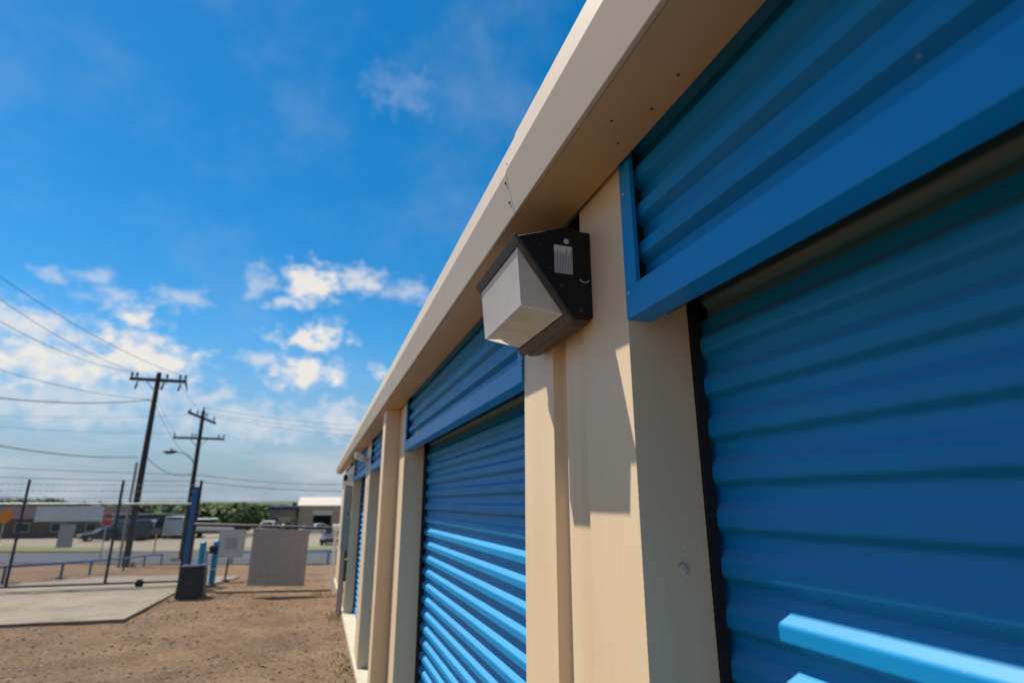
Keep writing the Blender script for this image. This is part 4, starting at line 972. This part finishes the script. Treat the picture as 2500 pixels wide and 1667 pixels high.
# ------------------------------------------------------------------ trees
def leaf_cloud(mb, c, rx, rz, n, size, rnd):
    for _ in range(n):
        while True:
            u = Vector((rnd.uniform(-1, 1), rnd.uniform(-1, 1), rnd.uniform(-1, 1)))
            if .25 < u.length < 1: break
        p = Vector(c) + Vector((u.x * rx, u.y * rx, u.z * rz))
        nrm_ = (u + Vector((rnd.uniform(-.8, .8), rnd.uniform(-.8, .8), rnd.uniform(-.3, 1)))).normalized()
        a = nrm_.orthogonal().normalized(); b = nrm_.cross(a); s = size * rnd.uniform(.6, 1.3)
        t = rnd.uniform(0, 6.28); a2 = a * math.cos(t) + b * math.sin(t); b2 = nrm_.cross(a2)
        mb.poly([p - a2 * s, p - b2 * s * .55, p + a2 * s, p + b2 * s * .55])
def tree(label, loc, h, r, seed, leafm, group=None, n=12):
    rnd = random.Random(seed)
    t = thing('tree', label, 'tree', loc, rnd.uniform(0, 6), group)
    tr = MB().tube([(0, 0, -.3), (.05, .05, h * .25), (.1, 0, h * .5)], [h * .04, h * .03, h * .018], 8)
    for k in range(5):
        a = k * 1.26 + rnd.uniform(-.3, .3); tr.tube([(.05, .05, h * .25), (math.cos(a) * r * .35, math.sin(a) * r * .35, h * .5), (math.cos(a) * r * .7, math.sin(a) * r * .7, h * rnd.uniform(.6, .8))], [h * .018, h * .012, h * .005], 6)
    tr.build('trunk', M['trunk'], t, smooth=True)
    cr = MB()
    for k in range(n):
        a = rnd.uniform(0, 6.28); d = r * .68 * math.sqrt(rnd.uniform(0, 1)); z = h * rnd.uniform(.36, .88)
        leaf_cloud(cr, (math.cos(a) * d, math.sin(a) * d, z), r * rnd.uniform(.3, .48), h * rnd.uniform(.12, .2), 170, h * .035, rnd)
    cr.build('crown', leafm, t)
    return t
q = at(600, 1290, 96); tree('dense dark green tree standing left of the office block', (q.x, 96, gz(96)), 4.4, 2.9, 3, M['leaf'])
q = at(70, 1290, 104); tree('bright green tree rising behind the left end of the low house', (q.x, 104, gz(104)), 6.0, 4.6, 5, M['leaf2'])
q = at(15, 1290, 108); tree('bright green tree at the far left edge behind the low house', (q.x, 108, gz(108)), 5.4, 4.4, 6, M['leaf2'])
q = at(575, 1290, 104); tree('smaller green tree beside the dense dark tree', (q.x, 104, gz(104)), 3.4, 2.2, 8, M['leaf2'])
# far woods as one mass
rnd = random.Random(11); wd = MB()
for i in range(2300):
    Y = 106 * (rnd.random() ** -.62)
    if Y > 900: Y = rnd.uniform(300, 900)
    azm = R(rnd.uniform(-36, 14)); X = math.tan(azm) * Y
    if X > -14 and Y < 130 and X < 30: continue
    h = rnd.uniform(2.4, 4.6) + Y * .0045; r_ = h * rnd.uniform(.5, .8)
    k = 34 if Y < 200 else 22 if Y < 350 else 12
    leaf_cloud(wd, (X, Y, gz(Y) + h * .5), r_, h * .5, k, h * (.16 if Y < 200 else .22), rnd)
o = wd.build('woods', M['leaf2']); o['kind'] = 'stuff'; o['label'] = 'low green woods spreading to the horizon'
hb_ = MB(); n = 160
for i in range(n + 1):
    x = -3800 + 5200 * i / n; zt = 5.5 + 7 * mnoise.noise((x * .0011, 3.1, 0)) + 3 * mnoise.noise((x * .004, 8, 0)) + 1.2 * mnoise.noise((x * .02, 8, 0))
    hb_.v += [(x, 2300, -12), (x, 2900, max(0, zt)), (x, 3600, -12)]
for i in range(n):
    for k in range(2): hb_.f.append((i*3 + k, i*3 + 3 + k, i*3 + 4 + k, i*3 + 1 + k))
structure(hb_.build('hills', M['hill'], smooth=True))

# ------------------------------------------------------------------ gravel and weeds
rnd = random.Random(21); gv = MB()
def in_drive(x, y): return (x < -2.8 and y > 11.7 and y < 17) or x > .56 or (-5.9 < x < -1.7 and 15 < y < 20)
def stone(mb, x, y, r):
    i = len(mb.v); z = gz(y) + (.036 if in_drive(x, y) else undul(x, y))
    a0 = rnd.uniform(0, 6.28); n = 5; e = rnd.uniform(.6, 1.0); hh = r * rnd.uniform(.35, .75)
    for k in range(n):
        t = a0 + 6.283 * k / n; q = r * rnd.uniform(.75, 1.15); mb.v.append((x + q * math.cos(t), y + q * e * math.sin(t), z - r * .2))
    for k in range(n):
        t = a0 + .6 + 6.283 * k / n; q = r * rnd.uniform(.5, .8); mb.v.append((x + q * math.cos(t), y + q * e * math.sin(t), z + hh))
    for k in range(n): mb.f.append((i + k, i + (k+1) % n, i + n + (k+1) % n, i + n + k))
    mb.f.append(tuple(i + n + k for k in range(n)))
gvs = [MB(), MB(), MB()]
for _ in range(19000):
    y = 4.2 + 12.5 * rnd.random() ** 1.2; x = rnd.uniform(-1 - y * .55, .56)
    on = in_drive(x, y)
    if x > .56 or (on and rnd.random() > .035): continue
    c = mnoise.noise((x * .8, y * .8, 2))
    if c < rnd.uniform(-.7, .35): continue
    stone(gvs[rnd.choice((0, 0, 0, 0, 0, 0, 1, 1, 1, 2))], x, y, .42 * (.01 + .02 * rnd.random()) if on else (.005 + .022 * rnd.random() ** 4) * (.75 + y * .03))
for mb_, m_, lb_ in zip(gvs, (M['gravel'], mat('pale_gravel_stone', (.40,.33,.25), .9, var=.2), mat('dark_gravel_stone', (.085,.058,.038), .9, var=.3)), ('brown gravel strewn over the dirt lot', 'pale chips of gravel strewn over the dirt lot', 'dark clods strewn over the dirt lot')):
    o = mb_.build('gravel', m_); o['kind'] = 'stuff'; o['label'] = lb_
tw = MB(); rnd = random.Random(44)
for _ in range(150):
    y = 4.6 + 9.5 * rnd.random(); x = rnd.uniform(-1 - y * .5, .45)
    if in_drive(x, y): continue
    a = rnd.uniform(0, 6.28); l = rnd.uniform(.03, .15); d = Vector((math.cos(a), math.sin(a), 0)); q = Vector((x, y, gz(y) + undul(x, y) + .006)); bend = Vector((-d.y, d.x, 0)) * rnd.uniform(-.3, .3) * l
    tw.tube([q, q + d * l * .5 + bend + Vector((0, 0, .004)), q + d * l], [.003, .0025, .0015], 4)
o = tw.build('twigs', mat('dry_twig', (.15,.10,.06), .9, var=.3)); o['kind'] = 'stuff'; o['label'] = 'dry twigs lying on the dirt lot'
wv = MB(); rnd = random.Random(5)
for (cx, cy, n, hh) in ((.50, 6.75, 60, .10), (.45, 6.45, 45, .07), (.5, 7.6, 60, .09), (.52, 8.3, 40, .07), (.5, 10.9, 70, .10), (.42, 11.1, 50, .08), (-2.0, 13.8, 50, .10), (-1.7, 14.2, 50, .09), (-2.7, 13.6, 40, .08), (.2, 13.7, 50, .1), (-6.9, 18, 60, .14), (-6.8, 20.5, 60, .14), (-7.2, 16.9, 60, .15), (-7.3, 29.4, 80, .25), (-6.6, 33.9, 80, .25)):
    for _ in range(n):
        x = cx + rnd.gauss(0, .10); y = cy + rnd.gauss(0, .22); 
        if x > .565 and y < 14: continue
        z = gz(y) + undul(x, y); a = rnd.uniform(0, 6.28); l = hh * rnd.uniform(.5, 1.2); w = .006
        d = Vector((math.cos(a), math.sin(a), 0)); s_ = Vector((-d.y, d.x, 0)) * w
        p0_ = Vector((x, y, z - .01)); p1_b = p0_ + d * l * .3 + Vector((0, 0, l * .7)); p2_b = p0_ + d * l * .8 + Vector((0, 0, l * .9))
        wv.poly([p0_ - s_, p0_ + s_, p1_b + s_ * .7, p1_b - s_ * .7]); wv.poly([p1_b - s_ * .7, p1_b + s_ * .7, p2_b])
o = wv.build('weeds', M['weed']); o['kind'] = 'stuff'; o['label'] = 'dry weeds sprouting along the wall foot and fences'
